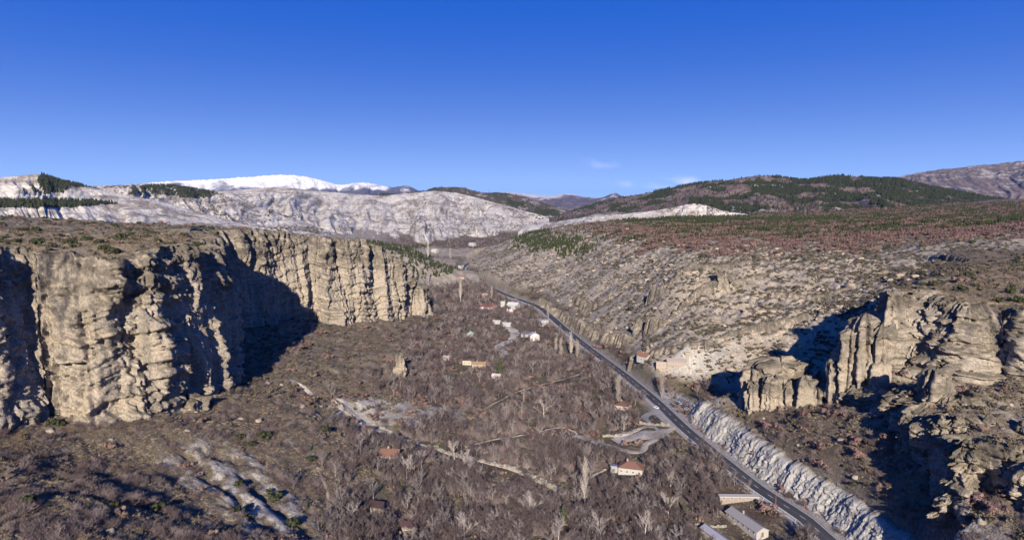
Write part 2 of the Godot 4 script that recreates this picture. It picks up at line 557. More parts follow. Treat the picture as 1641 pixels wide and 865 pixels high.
	left_path = flat([Vector3(-345, 0, -60), Vector3(-300, 0, -180), Vector3(-255, 0, -265), Vector3(-235.6, 50.0, -310.0), Vector3(-230.9, 46.7, -328.0), Vector3(-219.0, 45.8, -338.0), Vector3(-198.1, 42.0, -345.0), Vector3(-194.1, 38.3, -368.0), Vector3(-188.7, 36.8, -385.0), Vector3(-186.2, 38.0, -400.0), Vector3(-189.2, 35.2, -432.0), Vector3(-196.0, 32.0, -474.0), Vector3(-206, 0, -492), Vector3(-228, 0, -520), Vector3(-238, 0, -555), Vector3(-232, 0, -598), Vector3(-214, 0, -640), Vector3(-199, 0, -664),
		Vector3(-185.6, 39.1, -668.0), Vector3(-173.4, 34.2, -690.0), Vector3(-158.0, 27.1, -705.0), Vector3(-146.9, 24.1, -730.0), Vector3(-125.9, 25.1, -765.0), Vector3(-123.5, 26.8, -800.0), Vector3(-114.3, 21.5, -796.0), Vector3(-105.4, 17.1, -805.0), Vector3(-110, 0, -850), Vector3(-135, 0, -905), Vector3(-190, 0, -955), Vector3(-270, 0, -1000)])
	ledge_path = flat([Vector3(215, 0, -395), Vector3(190.2, 29.1, -392.0), Vector3(173.3, 40.0, -339.0), Vector3(169.1, 44.0, -317.4), Vector3(163.9, 50.0, -284.7), Vector3(162.0, 52.0, -270.2), Vector3(163.1, 56.0, -261.9), Vector3(167.5, 57.0, -253.7), Vector3(167.6, 54.0, -246.4), Vector3(165.0, 54.0, -229.3), Vector3(166.7, 54.0, -216.7), Vector3(172, 0, -190), Vector3(185, 0, -120)])
	right_path = flat([Vector3(380, 0, -480), Vector3(320, 0, -476), Vector3(272, 0, -462), Vector3(243.9, 89.0, -443.6), Vector3(227.8, 91.5, -404.0), Vector3(243.0, 94.1, -412.0), Vector3(242.4, 92.3, -386.0), Vector3(250.9, 89.3, -372.0), Vector3(265.8, 90.0, -374.0), Vector3(272.4, 90.6, -364.0), Vector3(312, 0, -352), Vector3(360, 0, -325), Vector3(400, 0, -250), Vector3(420, 0, -110)])
	left_path = rounded_line(left_path, 5.0)
	for i in range(2, ledge_path.size()):
		ledge_path[i].x += 17.0
	ledge_path = rounded_line(ledge_path, 3.0)
	right_path = rounded_line(right_path, 4.0)
	left_path = toothed(left_path, -395.0, -200.0, 34.0, 7.0, 1)
	left_path = toothed(left_path, -800.0, -655.0, 24.0, 4.0, 2)
	ledge_path = toothed(ledge_path, -345.0, -150.0, 19.0, 5.0, 3)
	right_path = toothed(right_path, -425.0, -230.0, 24.0, 5.0, 4)
	left_area = left_path + PackedVector2Array([Vector2(-600, -1120), Vector2(-1300, -1120), Vector2(-1300, -60)])
	ledge_area = ledge_path + PackedVector2Array([Vector2(600, -120), Vector2(600, -380), Vector2(330, -455), Vector2(245, -440)])
	right_area = right_path + PackedVector2Array([Vector2(1200, -110), Vector2(1200, -890), Vector2(420, -890)])


# Gives a cliff line buttresses: between two depths it juts outward step by step, each step with a face towards the camera's side.
func toothed(line: PackedVector2Array, far_z: float, near_z: float, every: float, jut: float, s: int) -> PackedVector2Array:
	var r := RandomNumberGenerator.new()
	r.seed = s * 77
	var out := PackedVector2Array()
	var run := 0.0
	var next := every
	var most := jut
	for i in line.size():
		var p := line[i]
		var way := (line[mini(i + 1, line.size() - 1)] - line[maxi(i - 1, 0)]).normalized()
		var o := Vector2(-way.y, way.x)
		if p.y > far_z and p.y < near_z:
			run += way.length() * (line[i].distance_to(line[maxi(i - 1, 0)]))
			var k := fmod(run, next) / next
			if run > next:
				run -= next
				next = every * r.randf_range(0.6, 1.5)
				most = jut * r.randf_range(0.5, 1.5)
			# a steep side on the camera's side of each buttress
			var away := way.y < 0.0
			var f := k if not away else 1.0 - k
			p += o * most * (smoothstep(0.0, 0.85, f) * (1.0 - smoothstep(0.9, 1.0, f)) - 0.3)
		out.append(p)
	return out


func cloud_cover() -> ImageTexture:
	# small fair-weather clouds low over the far hills; each entry: azimuth, height, width, thickness (degrees), strength
	var im := Image.create_empty(4096, 2048, false, Image.FORMAT_RGBA8)
	im.fill(Color(1, 1, 1, 0))
	var n := FastNoiseLite.new()
	n.noise_type = FastNoiseLite.TYPE_SIMPLEX_SMOOTH
	n.frequency = 0.05
	n.fractal_octaves = 4
	n.seed = 5
	var bank := [[7.2, 2.75, 1.8, 0.75, 0.09], [13.9, 1.5, 1.8, 0.8, 0.15], [9.4, 1.25, 1.3, 0.5, 0.06], [12.0, 1.1, 2.6, 0.45, 0.06], [-58.0, 4.0, 5.0, 0.8, 0.5], [71.0, 3.0, 6.0, 0.9, 0.5], [120.0, 4.5, 7.0, 1.2, 0.5], [-140.0, 3.5, 6.0, 1.0, 0.5]]
	for c in bank:
		var cx: float = (c[0] / 360.0 + 1.0) * 4096.0
		var cy: float = (0.5 - c[1] / 180.0) * 2048.0
		var w: float = c[2] / 360.0 * 4096.0
		var h: float = c[3] / 180.0 * 2048.0
		for y in range(int(cy - h * 2.5), int(cy + h * 2.5)):
			for x in range(int(cx - w * 1.5), int(cx + w * 1.5)):
				var dx := (x - cx) / w
				var dy := (y - cy) / h
				if dy > 0.0:
					dy *= 1.8
				var v := exp(-(dx * dx + dy * dy) * 2.2) * 1.3 + n.get_noise_2d(x * 0.8, y * 1.6) * 0.75 - 0.35
				if v > 0.0:
					var old := im.get_pixel(x % 4096, y).a
					im.set_pixel(x % 4096, y, Color(1.0, 0.86, 0.88, clampf(maxf(old, v * c[4]), 0.0, 1.0)))
	return ImageTexture.create_from_image(im)


# ------------------------------------------------------------------ ground

func scrub(x: float, z: float) -> float:
	return patch.get_noise_2d(x * 2.3 + 300.0, z * 2.3)


func land_color(p: Vector3, n: Vector3) -> Color:
	var x := p.x
	var d := -p.z
	var over := p.y - floor_height(p.z)
	var a := patch.get_noise_2d(x, d)
	var b := patch.get_noise_2d(x * 4.0 + 50.0, d * 4.0)
	var f := fine.get_noise_2d(x, d)
	var steep := 1.0 - n.y
	var litter := Color(0.155, 0.12, 0.098)
	var dry := Color(0.31, 0.26, 0.19)
	var chalk := Color(0.72, 0.68, 0.60)
	var stone := Color(0.60, 0.51, 0.39)
	var c := litter.lerp(dry, clampf(0.35 + b * 0.9 + f * 0.3, 0.0, 1.0) * 0.7)
	var talus := smoothstep(4.0, 14.0, over)
	c = c.lerp(Color(0.34, 0.285, 0.19).lerp(Color(0.22, 0.21, 0.12), clampf(0.5 + a * 2.0, 0.0, 1.0)), smoothstep(-0.02, -0.2, scrub(x * 0.8, p.z * 0.8)) * 0.8)
	if x < -20.0 and d < 1000.0:
		c = c.lerp(dry.lerp(litter, clampf(0.45 + b * 0.8 + f * 0.5, 0.0, 1.0)), talus)
		c = c.lerp(Color(0.40, 0.335, 0.245), 0.55 * smoothstep(425.0, 470.0, d) * smoothstep(780.0, 700.0, d) * talus * clampf(0.7 + b * 1.2, 0.0, 1.0))
		# chalky gullies on the spur and on the mound beyond the stream
		var mound := chalk_mound(x, d)
		var across := (x + d - 176.0) / 1.414 + 3.0 * f
		var along_rib := (d - x) * 0.5
		var inside := smoothstep(165.0, 185.0, along_rib) * smoothstep(262.0, 225.0, along_rib) * exp(-((across / 22.0) ** 2))
		var rib := inside * clampf(smoothstep(-0.6, 0.6, cos(across * 0.42 + mid.get_noise_2d(x, d) * 2.5)) * (0.45 + 1.6 * smoothstep(-0.3, 0.3, mid.get_noise_2d(x * 1.6, d * 1.6 + 90.0))), 0.0, 1.0)
		var w := clampf(maxf(mound, rib * 1.2) * 1.6 + b * 1.3 + f * 0.7 - 0.4, 0.0, 1.0)
		c = c.lerp(chalk, w * 0.85)
		var near := smoothstep(90.0, 112.0, p.y)
		c = c.lerp(Color(0.46, 0.39, 0.285).lerp(Color(0.30, 0.255, 0.18), clampf(0.35 + a * 1.2 + b * 0.5, 0.0, 1.0)), near)
		c = c.lerp(stone, smoothstep(0.25, 0.5, steep) * 0.8)
	elif x > 20.0 or d > 1000.0:
		var hill := smoothstep(6.0, 16.0, over)
		var pale := Color(0.62, 0.55, 0.45)
		var brush := Color(0.26, 0.215, 0.17)
		var t := pale.lerp(brush, clampf(0.22 + b * 1.3 + f * 0.8 - steep * 0.8, 0.0, 1.0))
		t = t.lerp(stone, smoothstep(0.15, 0.4, steep) * 0.8)
		var tilt := p.y + soft.get_noise_2d(x * 1.7 + 900.0, p.z * 1.7) * 9.0 + mid.get_noise_2d(x * 0.8, p.z * 0.8 + 77.0) * 3.0
		var bed_line := smoothstep(0.16, 0.06, absf(fposmod(tilt / 9.2, 1.0) - 0.42)) * smoothstep(-0.15, 0.2, mid.get_noise_2d(x * 0.35 + 20.0, p.z * 0.9) + 0.1)
		t = t.lerp(Color(0.74, 0.66, 0.53), bed_line * 0.75 * (1.0 - smoothstep(76.0, 92.0, over)))
		if d > 520.0:
			# the plateau: russet oak scrub, grey heath
			var high := smoothstep(78.0, 96.0, over + a * 26.0)
			var heath := Color(0.24, 0.155, 0.115).lerp(Color(0.30, 0.25, 0.20), clampf(0.35 + a * 1.3 + b * 0.6, 0.0, 1.0))
			t = t.lerp(heath, high * smoothstep(700.0, 1000.0, d))
			t = t.lerp(Color(0.55, 0.52, 0.46), clampf((b - 0.28) * 4.0, 0.0, 0.8) * smoothstep(560.0, 700.0, d))
		elif x < 210.0:
			# raw chalk above the road and behind the sheds
			if d < 430.0:
				var grass := Color(0.235, 0.18, 0.12).lerp(Color(0.15, 0.11, 0.085), clampf(0.45 + b * 1.3, 0.0, 1.0))
				t = t.lerp(grass, 0.85 * (1.0 - smoothstep(60.0, 75.0, p.y)))
		if d < 470.0 and x > 150.0 and p.y > 36.0:
			t = t.lerp(Color(0.56, 0.49, 0.39).lerp(Color(0.26, 0.22, 0.175), clampf(0.45 + b * 1.4 + f * 1.1, 0.0, 1.0)), smoothstep(36.0, 44.0, p.y))
		if d < 640.0 and p.y > 72.0:
			t = t.lerp(Color(0.36, 0.29, 0.21).lerp(Color(0.24, 0.19, 0.14), clampf(0.4 + b * 1.4, 0.0, 1.0)), smoothstep(76.0, 88.0, p.y))
		var white := exp(-(((x - 140.0) / 36.0) ** 2) - ((d - 533.0 - (x - 140.0) * 0.1) / 17.0) ** 2) * 1.6
		t = t.lerp(chalk, clampf(white - 0.25 + b * 0.6 + f * 0.3, 0.0, 1.0))
		c = c.lerp(t, hill)
	var r := road_at(x, p.z)
	if r.x < 26.0:
		var raw := x > road_x(p.z) and d < 520.0
		var verge := (1.0 - smoothstep(6.5, 19.0 if raw else 13.0, r.x + f * 3.0 - (7.0 if raw else 0.0)))
		c = c.lerp(Color(0.66, 0.63, 0.58) if raw else Color(0.54, 0.51, 0.46), verge * 0.9)
	return c * (0.92 + f * 0.25)


func chalk_mound(x: float, d: float) -> float:
	return 1.25 * exp(-(((x + 82.0) / 42.0) ** 2) - ((d - 452.0 - (x + 82.0) * 0.3) / 24.0) ** 2)


func chalk_ribs(x: float, d: float) -> float:
	var along_rib := (d - x) * 0.5
	return smoothstep(165.0, 185.0, along_rib) * smoothstep(262.0, 225.0, along_rib) * exp(-(((x + d - 176.0) / 1.414 / 21.0) ** 2))


func step_up(edge: float, v: float) -> float:
	return 1.0 if v > edge else 0.0


func build_land() -> void:
	var land := land_material(0.045, 0.045, 45.0, "soil")
	var nu := 700
	var nv := 840
	var growth := log(2650.0 / 105.0) / (nv - 1)
	var place := func(i: int, j: int) -> Vector3:
		var d := 105.0 * exp(growth * j)
		var x := lerpf(-0.98, 1.02, float(i) / (nu - 1)) * (d + 60.0)
		return Vector3(x, ground(x, -d), -d)
	var paint := func(p: Vector3, n: Vector3, _i: int, _j: int) -> Color:
		return land_color(p, n)
	structure("terrain", sheet(nu, nv, place, paint), land, "brown winter ground of the valley, its slopes and plateaus")
	# the plain beyond, to the horizon and behind the viewer
	var plain_at := func(i: int, j: int) -> Vector3:
		var x := lerpf(-40000.0, 40000.0, i / 80.0)
		var z := lerpf(20000.0, -40000.0, j / 60.0)
		return Vector3(x, -12.0, z)
	var tan := func(_p: Vector3, _n: Vector3, _i: int, _j: int) -> Color:
		return Color(0.33, 0.29, 0.25)
	structure("ground", sheet(81, 61, plain_at, tan), land, "pale plain beyond the hills")


# ------------------------------------------------------------------ cliffs

func rock_color(p: Vector3, n: Vector3, height: float, warm: float) -> Color:
	var a := patch.get_noise_3d(p.x * 1.5, p.y * 2.5, p.z * 1.5)
	var b := mid.get_noise_3d(p.x, p.y * 2.2, p.z)
	var f := fine.get_noise_3d(p.x, p.y * 1.5, p.z)
	var c := Color(0.62, 0.545, 0.45).lerp(Color(0.69, 0.585, 0.45), clampf(warm + a * 1.3, 0.0, 1.0))
	c = c.lerp(Color(0.45, 0.405, 0.345), clampf(0.12 + b * 1.2 + f * 0.6, 0.0, 1.0))
	var streak := crag.get_noise_3d(p.x * 4.0, p.y * 0.25, p.z * 4.0) + 0.5 * crag.get_noise_3d(p.x * 11.0, p.y * 0.5, p.z * 11.0)
	c = c.lerp(Color(0.33, 0.30, 0.265), clampf(streak * 1.6 - 0.25, 0.0, 0.65))
	# lichen and dark streaks on the weathered upper part, dry turf on the ledges
	var top := smoothstep(0.5, 0.95, height + a * 0.4)
	c = c.lerp(Color(0.185, 0.165, 0.135), clampf(top * (0.72 + f * 1.2 + b * 0.9), 0.0, 0.85))
	c = c.lerp(Color(0.27, 0.23, 0.155), smoothstep(0.55, 0.85, n.y) * 0.75)
	return c * (0.95 + f * 0.2)


# A cliff along a line in plan. Outward is to the right of the way the line runs. opts: crest Surface, sink, lean, bulge, flute, bed
func cliff(called: String, label: String, line: PackedVector2Array, crest: Callable, opts: Dictionary, m: Material) -> void:
	var ds: float = opts.get("ds", 0.8)
	var lean: float = opts.get("lean", 0.1)
	var bulge: float = opts.get("bulge", 6.0)
	var flute: float = opts.get("flute", 3.0)
	var bed: float = opts.get("bed", 1.6)
	var lumps: float = opts.get("lumps", 1.2)
	var rim: float = opts.get("rim", 3.0)
	var back: float = opts.get("back", 16.0)
	var warm: float = opts.get("warm", 0.4)
	var scale_: float = opts.get("scale", 1.0)
	var foot_out: float = opts.get("foot_out", 2.0)
	var chalky: bool = opts.get("chalk", false)
	var chaos: float = opts.get("chaos", 0.0)
	var plug: bool = opts.get("plug", false)
	var c := Curve2D.new()
	for p in line:
		c.add_point(p)
	c.bake_interval = ds
	var length := c.get_baked_length()
	var nu := int(length / ds) + 1
	var base := PackedVector2Array()
	for i in nu:
		base.append(c.sample_baked(i * ds))
	var out := PackedVector2Array()
	var foot := PackedFloat32Array()
	var head := PackedFloat32Array()
	var span := int(7.0 * scale_ / ds) + 1
	for i in nu:
		var way := (base[mini(i + span, nu - 1)] - base[maxi(i - span, 0)]).normalized()
		var o := Vector2(-way.y, way.x)
		out.append(o)
		var f := base[i] + o * foot_out
		foot.append(low_at(f.x, f.y, called) - 4.0)
		var inner := base[i] - o * 11.0
		var h: float = crest.call(inner.x, inner.y)
		if plug:
			var u := float(i) / (nu - 1)
			h += (opts["tall"] as float) * smoothstep(0.0, 0.15, u) * smoothstep(1.0, 0.85, u) * (0.6 + 1.2 * patch.get_noise_2d(inner.x * 2.0, inner.y * 2.0 + 60.0))
		if chalky:
			foot[i] = road_at(base[i].x, base[i].y).y - 2.0
			h = minf(h, foot[i] + 15.0 + 2.0 * mid.get_noise_2d(base[i].y, 40.0))
		head.append(maxf(h, foot[i] + 4.2))
	var tallest := 0.0
	for i in nu:
		tallest = maxf(tallest, head[i] - foot[i])
	var face := int(tallest / (ds * 0.95)) + 4
	var cap := 16
	var place := func(i: int, j: int) -> Vector3:
		var b := base[i]
		var o := out[i]
		var t := minf(float(j) / face, 1.0)
		var high := head[i] - foot[i]
		var y := foot[i] + t * high
		var q := Vector3(b.x, y, b.y) / scale_
		var small := clampf(high / 14.0, 0.0, 1.0)
		var wild := smoothstep(-520.0, -400.0, b.y) * chaos
		var flute_ := flute * (1.0 - 0.55 * wild)
		var lumps_ := lumps * (1.0 + 0.35 * wild)
		var bed_ := bed * (1.0 + 0.5 * wild)
		var d := lean * (1.0 - t) * high
		d += (absf(crag.get_noise_3d(q.x, q.y * 0.22, q.z)) - 0.25) * 2.2 * bulge * small
		var vary := smoothstep(-0.25, 0.3, patch.get_noise_3d(q.x * 0.8, q.y * 0.5, q.z * 0.8 + 31.0))
		d += (absf(crag.get_noise_3d(q.x * 2.9 + 40.0, q.y * 0.3, q.z * 2.9)) - 0.2) * 2.0 * flute_ * small * (0.2 + vary)
		# upright joints and cracks
		d -= smoothstep(0.07, 0.0, absf(mid.get_noise_3d(q.x * 0.8 + 7.0, q.y * 0.1, q.z * 0.8))) * flute_ * 0.8 * small
		d -= smoothstep(0.08, 0.0, absf(mid.get_noise_3d(q.x * 2.2 + 70.0, q.y * 0.3, q.z * 2.2))) * lumps_ * 0.9 * small
		# beds
		var bedded := y / scale_ + soft.get_noise_2d(q.x * 2.0, q.z * 2.0) * 9.0
		var s := mid.get_noise_2d(bedded * 2.6, 3.0 + soft.get_noise_2d(q.x, q.z) * 12.0)
		d += clampf(s * 6.0, -1.0, 1.0) * bed_ * small * (1.4 - vary)
		# broken blocks, taller than wide, and grit
		d += block.get_noise_3d(q.x * 0.45 + 60.0, q.y * 0.22, q.z * 0.45) * lumps_ * 1.4 * small
		d += block.get_noise_3d(q.x * 1.1, bedded * 0.6, q.z * 1.1) * lumps_ * 0.7
		d += block.get_noise_3d(q.x * 2.8 + 9.0, bedded * 2.0, q.z * 2.8) * lumps_ * 0.45
		d += fine.get_noise_3d(q.x * 1.4, q.y, q.z * 1.4) * lumps_ * 0.45 + fine.get_noise_3d(q.x * 5.0, q.y * 4.0, q.z * 5.0) * lumps_ * 0.3
		var rag := mid.get_noise_2d(q.x * 1.2 + 500.0, q.z * 1.2) * rim + block.get_noise_2d(q.x * 0.9, q.z * 0.9) * rim * 0.35
		var ease := smoothstep(0.8, 1.0, t)
		d -= ease * ease * (2.5 + rag * 0.7) * small
		y += ease * rag * small
		if j > face:
			var k := float(j - face) / cap
			d -= k * back
			y += sin(k * PI) * 0.6 - k * k * k * 2.2 - ease * rag * small * smoothstep(0.0, 0.8, k)
			var inner := Vector2(b.x, b.y) + o * d
			var top: float = crest.call(inner.x, inner.y)
			if plug:
				top = ground(inner.x, inner.y)
			y = lerpf(y, top - 1.4, smoothstep(0.15, 0.9, k))
			y += mid.get_noise_2d(inner.x * 2.0, inner.y * 2.0) * 1.2 * (1.0 - k)
		return Vector3(b.x + o.x * d, y, b.y + o.y * d)
	var paint := func(p: Vector3, n: Vector3, _i: int, j: int) -> Color:
		if chalky:
			var f := fine.get_noise_3d(p.x, p.y, p.z)
			return Color(0.66, 0.645, 0.60).lerp(Color(0.44, 0.42, 0.385), clampf(0.15 + f * 0.8 + mid.get_noise_3d(p.x * 2.0, p.y * 4.0, p.z * 2.0) * 0.8, 0.0, 1.0)).lerp(Color(0.25, 0.2, 0.14), smoothstep(0.9, 1.0, float(j) / face) * 0.8)
		return rock_color(p, n, minf(float(j) / face, 1.0), warm)
	var made := sheet(nu, face + cap + 1, place, paint)
	structure(called, made, m, label)
	if called in ["canyon_cliff", "upper_cliff", "ledge_cliff", "terrace_crag"]:
		ledges.append(made.surface_get_arrays(0))


func low_at(x: float, z: float, called: String) -> float:
	if called in ["upper_cliff", "terrace_crag"] and inside(ledge_area, Vector2(x, z)):
		return ledge_top.at(x, z)
	return low.at(x, z)


func build_cliffs() -> void:
	var rock := land_material(0.06, 0.035, 40.0, "limestone")
	cliff("canyon_cliff", "long pale limestone cliff with deep clefts on the left of the valley", left_path, left_top.at, {"ds": 0.85, "bulge": 5.5, "flute": 3.2, "bed": 0.8, "lumps": 1.3, "rim": 3.5, "back": 17.0, "chaos": 1.0}, rock)
	cliff("ledge_cliff", "low broken rock wall above the brown slope on the right", ledge_path, ledge_top.at, {"ds": 0.6, "bulge": 3.8, "flute": 3.0, "bed": 1.3, "lumps": 1.4, "rim": 3.0, "back": 12.0, "scale": 0.7, "lean": 0.12}, rock)
	cliff("upper_cliff", "grey weathered cliff under the right-hand plateau", right_path, right_top.at, {"ds": 0.7, "bulge": 5.0, "flute": 4.0, "bed": 1.4, "lumps": 1.6, "rim": 3.0, "back": 14.0, "lean": 0.5, "scale": 0.7, "warm": 0.2}, rock)
	# the raw chalk cutting along the road
	var cut := PackedVector2Array()
	for k in 60:
		var z := -502.0 + k * 4.1
		var reach := 18.5 + 1.5 * mid.get_noise_2d(z, 8.0)
		var x := road_x(z)
		var slant := Vector2(road_x(z - 5.0) - road_x(z + 5.0), -10.0).normalized()
		cut.append(Vector2(x, z) + Vector2(-slant.y, slant.x) * reach)
	cliff("road_cutting", "raw white chalk bank along the right side of the road", cut, low.at, {"ds": 0.6, "bulge": 0.4, "flute": 0.42, "bed": 0.25, "lumps": 0.45, "rim": 0.7, "back": 8.0, "lean": 0.66, "scale": 0.26, "plug": true, "tall": 0.5, "foot_out": 7.0, "chalk": true}, rock)
	var bands := [
		["crag", "pale rock band above the cutting along the road", [Vector3(120.5, 25.1, -654.0), Vector3(111.8, 17.9, -644.5), Vector3(101.0, 13.8, -670.5), Vector3(88.0, 10.7, -715.5), Vector3(74.3, 8.6, -778.0), Vector3(59.0, 8.2, -868.5), Vector3(42.7, 7.7, -946.5)], 3.0],
		["crag", "broad pale rock face on the stony hill, lower tier", [Vector3(235.0, 62.3, -655.0), Vector3(211.1, 56.7, -636.0), Vector3(171.4, 52.1, -628.0), Vector3(136.5, 49.9, -620.0), Vector3(127.0, 52.2, -635.0)], 6.0],
		["crag", "broad pale rock face on the stony hill, upper tier", [Vector3(245.9, 72.4, -705.0), Vector3(204.0, 71.7, -672.0), Vector3(172.1, 68.2, -666.0), Vector3(147.0, 67.7, -670.0), Vector3(139.0, 68.7, -682.0)], 5.0],
		["crag", "low stepped rock ledges above the white chalk slope", [Vector3(235.0, 52.9, -548.0), Vector3(209.0, 46.9, -545.0), Vector3(179.6, 41.6, -546.0), Vector3(150.3, 37.7, -548.0), Vector3(124.0, 31.6, -565.0), Vector3(105.2, 25.2, -590.0)], 2.5],
		["crag", "small broken ledges half way up the stony hill", [Vector3(141.3, 52.4, -800.0), Vector3(118.2, 44.3, -790.0), Vector3(94.3, 34.1, -800.0), Vector3(83.6, 30.6, -880.0)], 3.0],
		["crag", "rock ledges on the stony hill above the shaded gully", [Vector3(294.6, 74.3, -590.0), Vector3(269.0, 67.0, -580.0), Vector3(250.1, 64.2, -585.0), Vector3(231.0, 62.4, -605.0)], 3.0],
	]
	for b in bands:
		cliff(b[0], b[1], rounded_line(flat(b[2]), 3.0), low.at, {"ds": 0.9, "bulge": 3.5, "flute": 0.6, "bed": 1.6, "lumps": 2.2, "rim": 3.0, "back": 9.0, "lean": 0.15, "foot_out": 7.0, "scale": 0.55, "warm": 0.6, "plug": true, "tall": b[3]}, rock)
	for b in [
		["low stepped rock wall across the terrace below the upper cliff", [Vector3(194.9, 57.0, -349.9), Vector3(194.5, 57.0, -332.3), Vector3(198.5, 57.0, -316.2), Vector3(204.4, 56.0, -304.9), Vector3(221.9, 56.0, -307.7), Vector3(239.6, 56.0, -304.9)], 7.0],
		["broken rock step in the middle of the right-hand terrace", [Vector3(175.1, 53.0, -305.2), Vector3(181.6, 55.0, -292.8), Vector3(186.7, 55.0, -279.6), Vector3(198.6, 55.0, -278.1), Vector3(210.7, 55.0, -266.9)], 6.0],
		["jagged rock step near the edge of the right-hand terrace", [Vector3(167.9, 54.0, -257.9), Vector3(172.0, 54.0, -249.5), Vector3(181.3, 54.0, -249.5), Vector3(192.9, 54.0, -243.4)], 5.0],
	]:
		cliff("terrace_crag", b[0], rounded_line(flat(b[1]), 3.0), ledge_top.at, {"ds": 0.6, "bulge": 3.5, "flute": 2.0, "bed": 1.2, "lumps": 2.0, "rim": 3.5, "back": 8.0, "lean": 0.2, "foot_out": 5.0, "scale": 0.5, "warm": 0.5, "plug": true, "tall": b[2]}, rock)


# ------------------------------------------------------------------ far hills

var hills := {}
var ledges: Array = []            # the cliffs' points, for what grows on them

func smooth_points(points: Array, n: int) -> PackedVector3Array:
	var c := Curve3D.new()
	var k := points.size()
	for i in k:
		var t: Vector3 = (points[mini(i + 1, k - 1)] - points[maxi(i - 1, 0)]) / 6.0
		c.add_point(points[i], -t, t)
	c.bake_interval = 20.0
	var out := PackedVector3Array()
	# equal shares of each span, so that crest and foot correspond
	for i in n:
		var f := float(i) / (n - 1) * (k - 1)
		var a := mini(int(f), k - 2)
		out.append(c.sample(a, f - a))
	return out


# A hill between a crest and a foot line, with gullies that run down it and a back side.
func hill(called: String, label: String, crest: Array, foot: Array, nu: int, nv: int, gully: float, every: float, bow: float, paint: Callable, m: Material, rag := 1.0) -> void:
	var top := smooth_points(crest, nu)
	var low_ := smooth_points(foot, nu)
	var back := nv / 4
	var place := func(i: int, j: int) -> Vector3:
		var a := top[i]
		var b := low_[i]
		var away := Vector3(b.x - a.x, 0, b.z - a.z)
		if j >= nv - back:
			var k := float(j - (nv - back) + 1) / back
			var p := a - away.normalized() * k * (a.y + 40.0) * 2.6
			p.y = a.y - k * k * (a.y + 60.0) + mid.get_noise_2d(p.x * 0.1, p.z * 0.1) * rag * 4.0 * k
			return p
		var t := float(j) / (nv - back - 1)
		var p := b.lerp(a, t)
		p.y = lerpf(b.y, a.y, lerpf(t, t * t, bow))
		var high := a.y - b.y
		var wob := soft.get_noise_2d(p.x * 60.0 / every * 0.35, p.z * 60.0 / every * 0.35) * 0.6
		var u := (float(i) / (nu - 1) * (top[0].distance_to(top[nu - 1])) / every)
		var g := absf(mid.get_noise_2d((u + wob) * 14.0, t * 9.0)) + 0.5 * absf(mid.get_noise_2d((u + wob) * 37.0 + 80.0, t * 16.0)) + 0.25 * absf(mid.get_noise_2d((u + wob) * 90.0 + 30.0, t * 40.0))
		var ends := smoothstep(1.0, 0.8, t) * smoothstep(0.0, 0.12, t)
		p.y += (g - 0.35) * gully * high * ends
		p += away.normalized() * (g - 0.3) * gully * high * 0.8 * ends
		p.y += (mid.get_noise_2d(p.x * 0.25, p.z * 0.25) * 1.6 + fine.get_noise_2d(p.x * 0.22, p.z * 0.22) * 0.8) * rag * (1.0 + t)
		return p
	var mesh := sheet(nu, nv, place, paint)
	structure(called, mesh, m, label)
	hills[called] = [mesh.surface_get_arrays(0), nu]


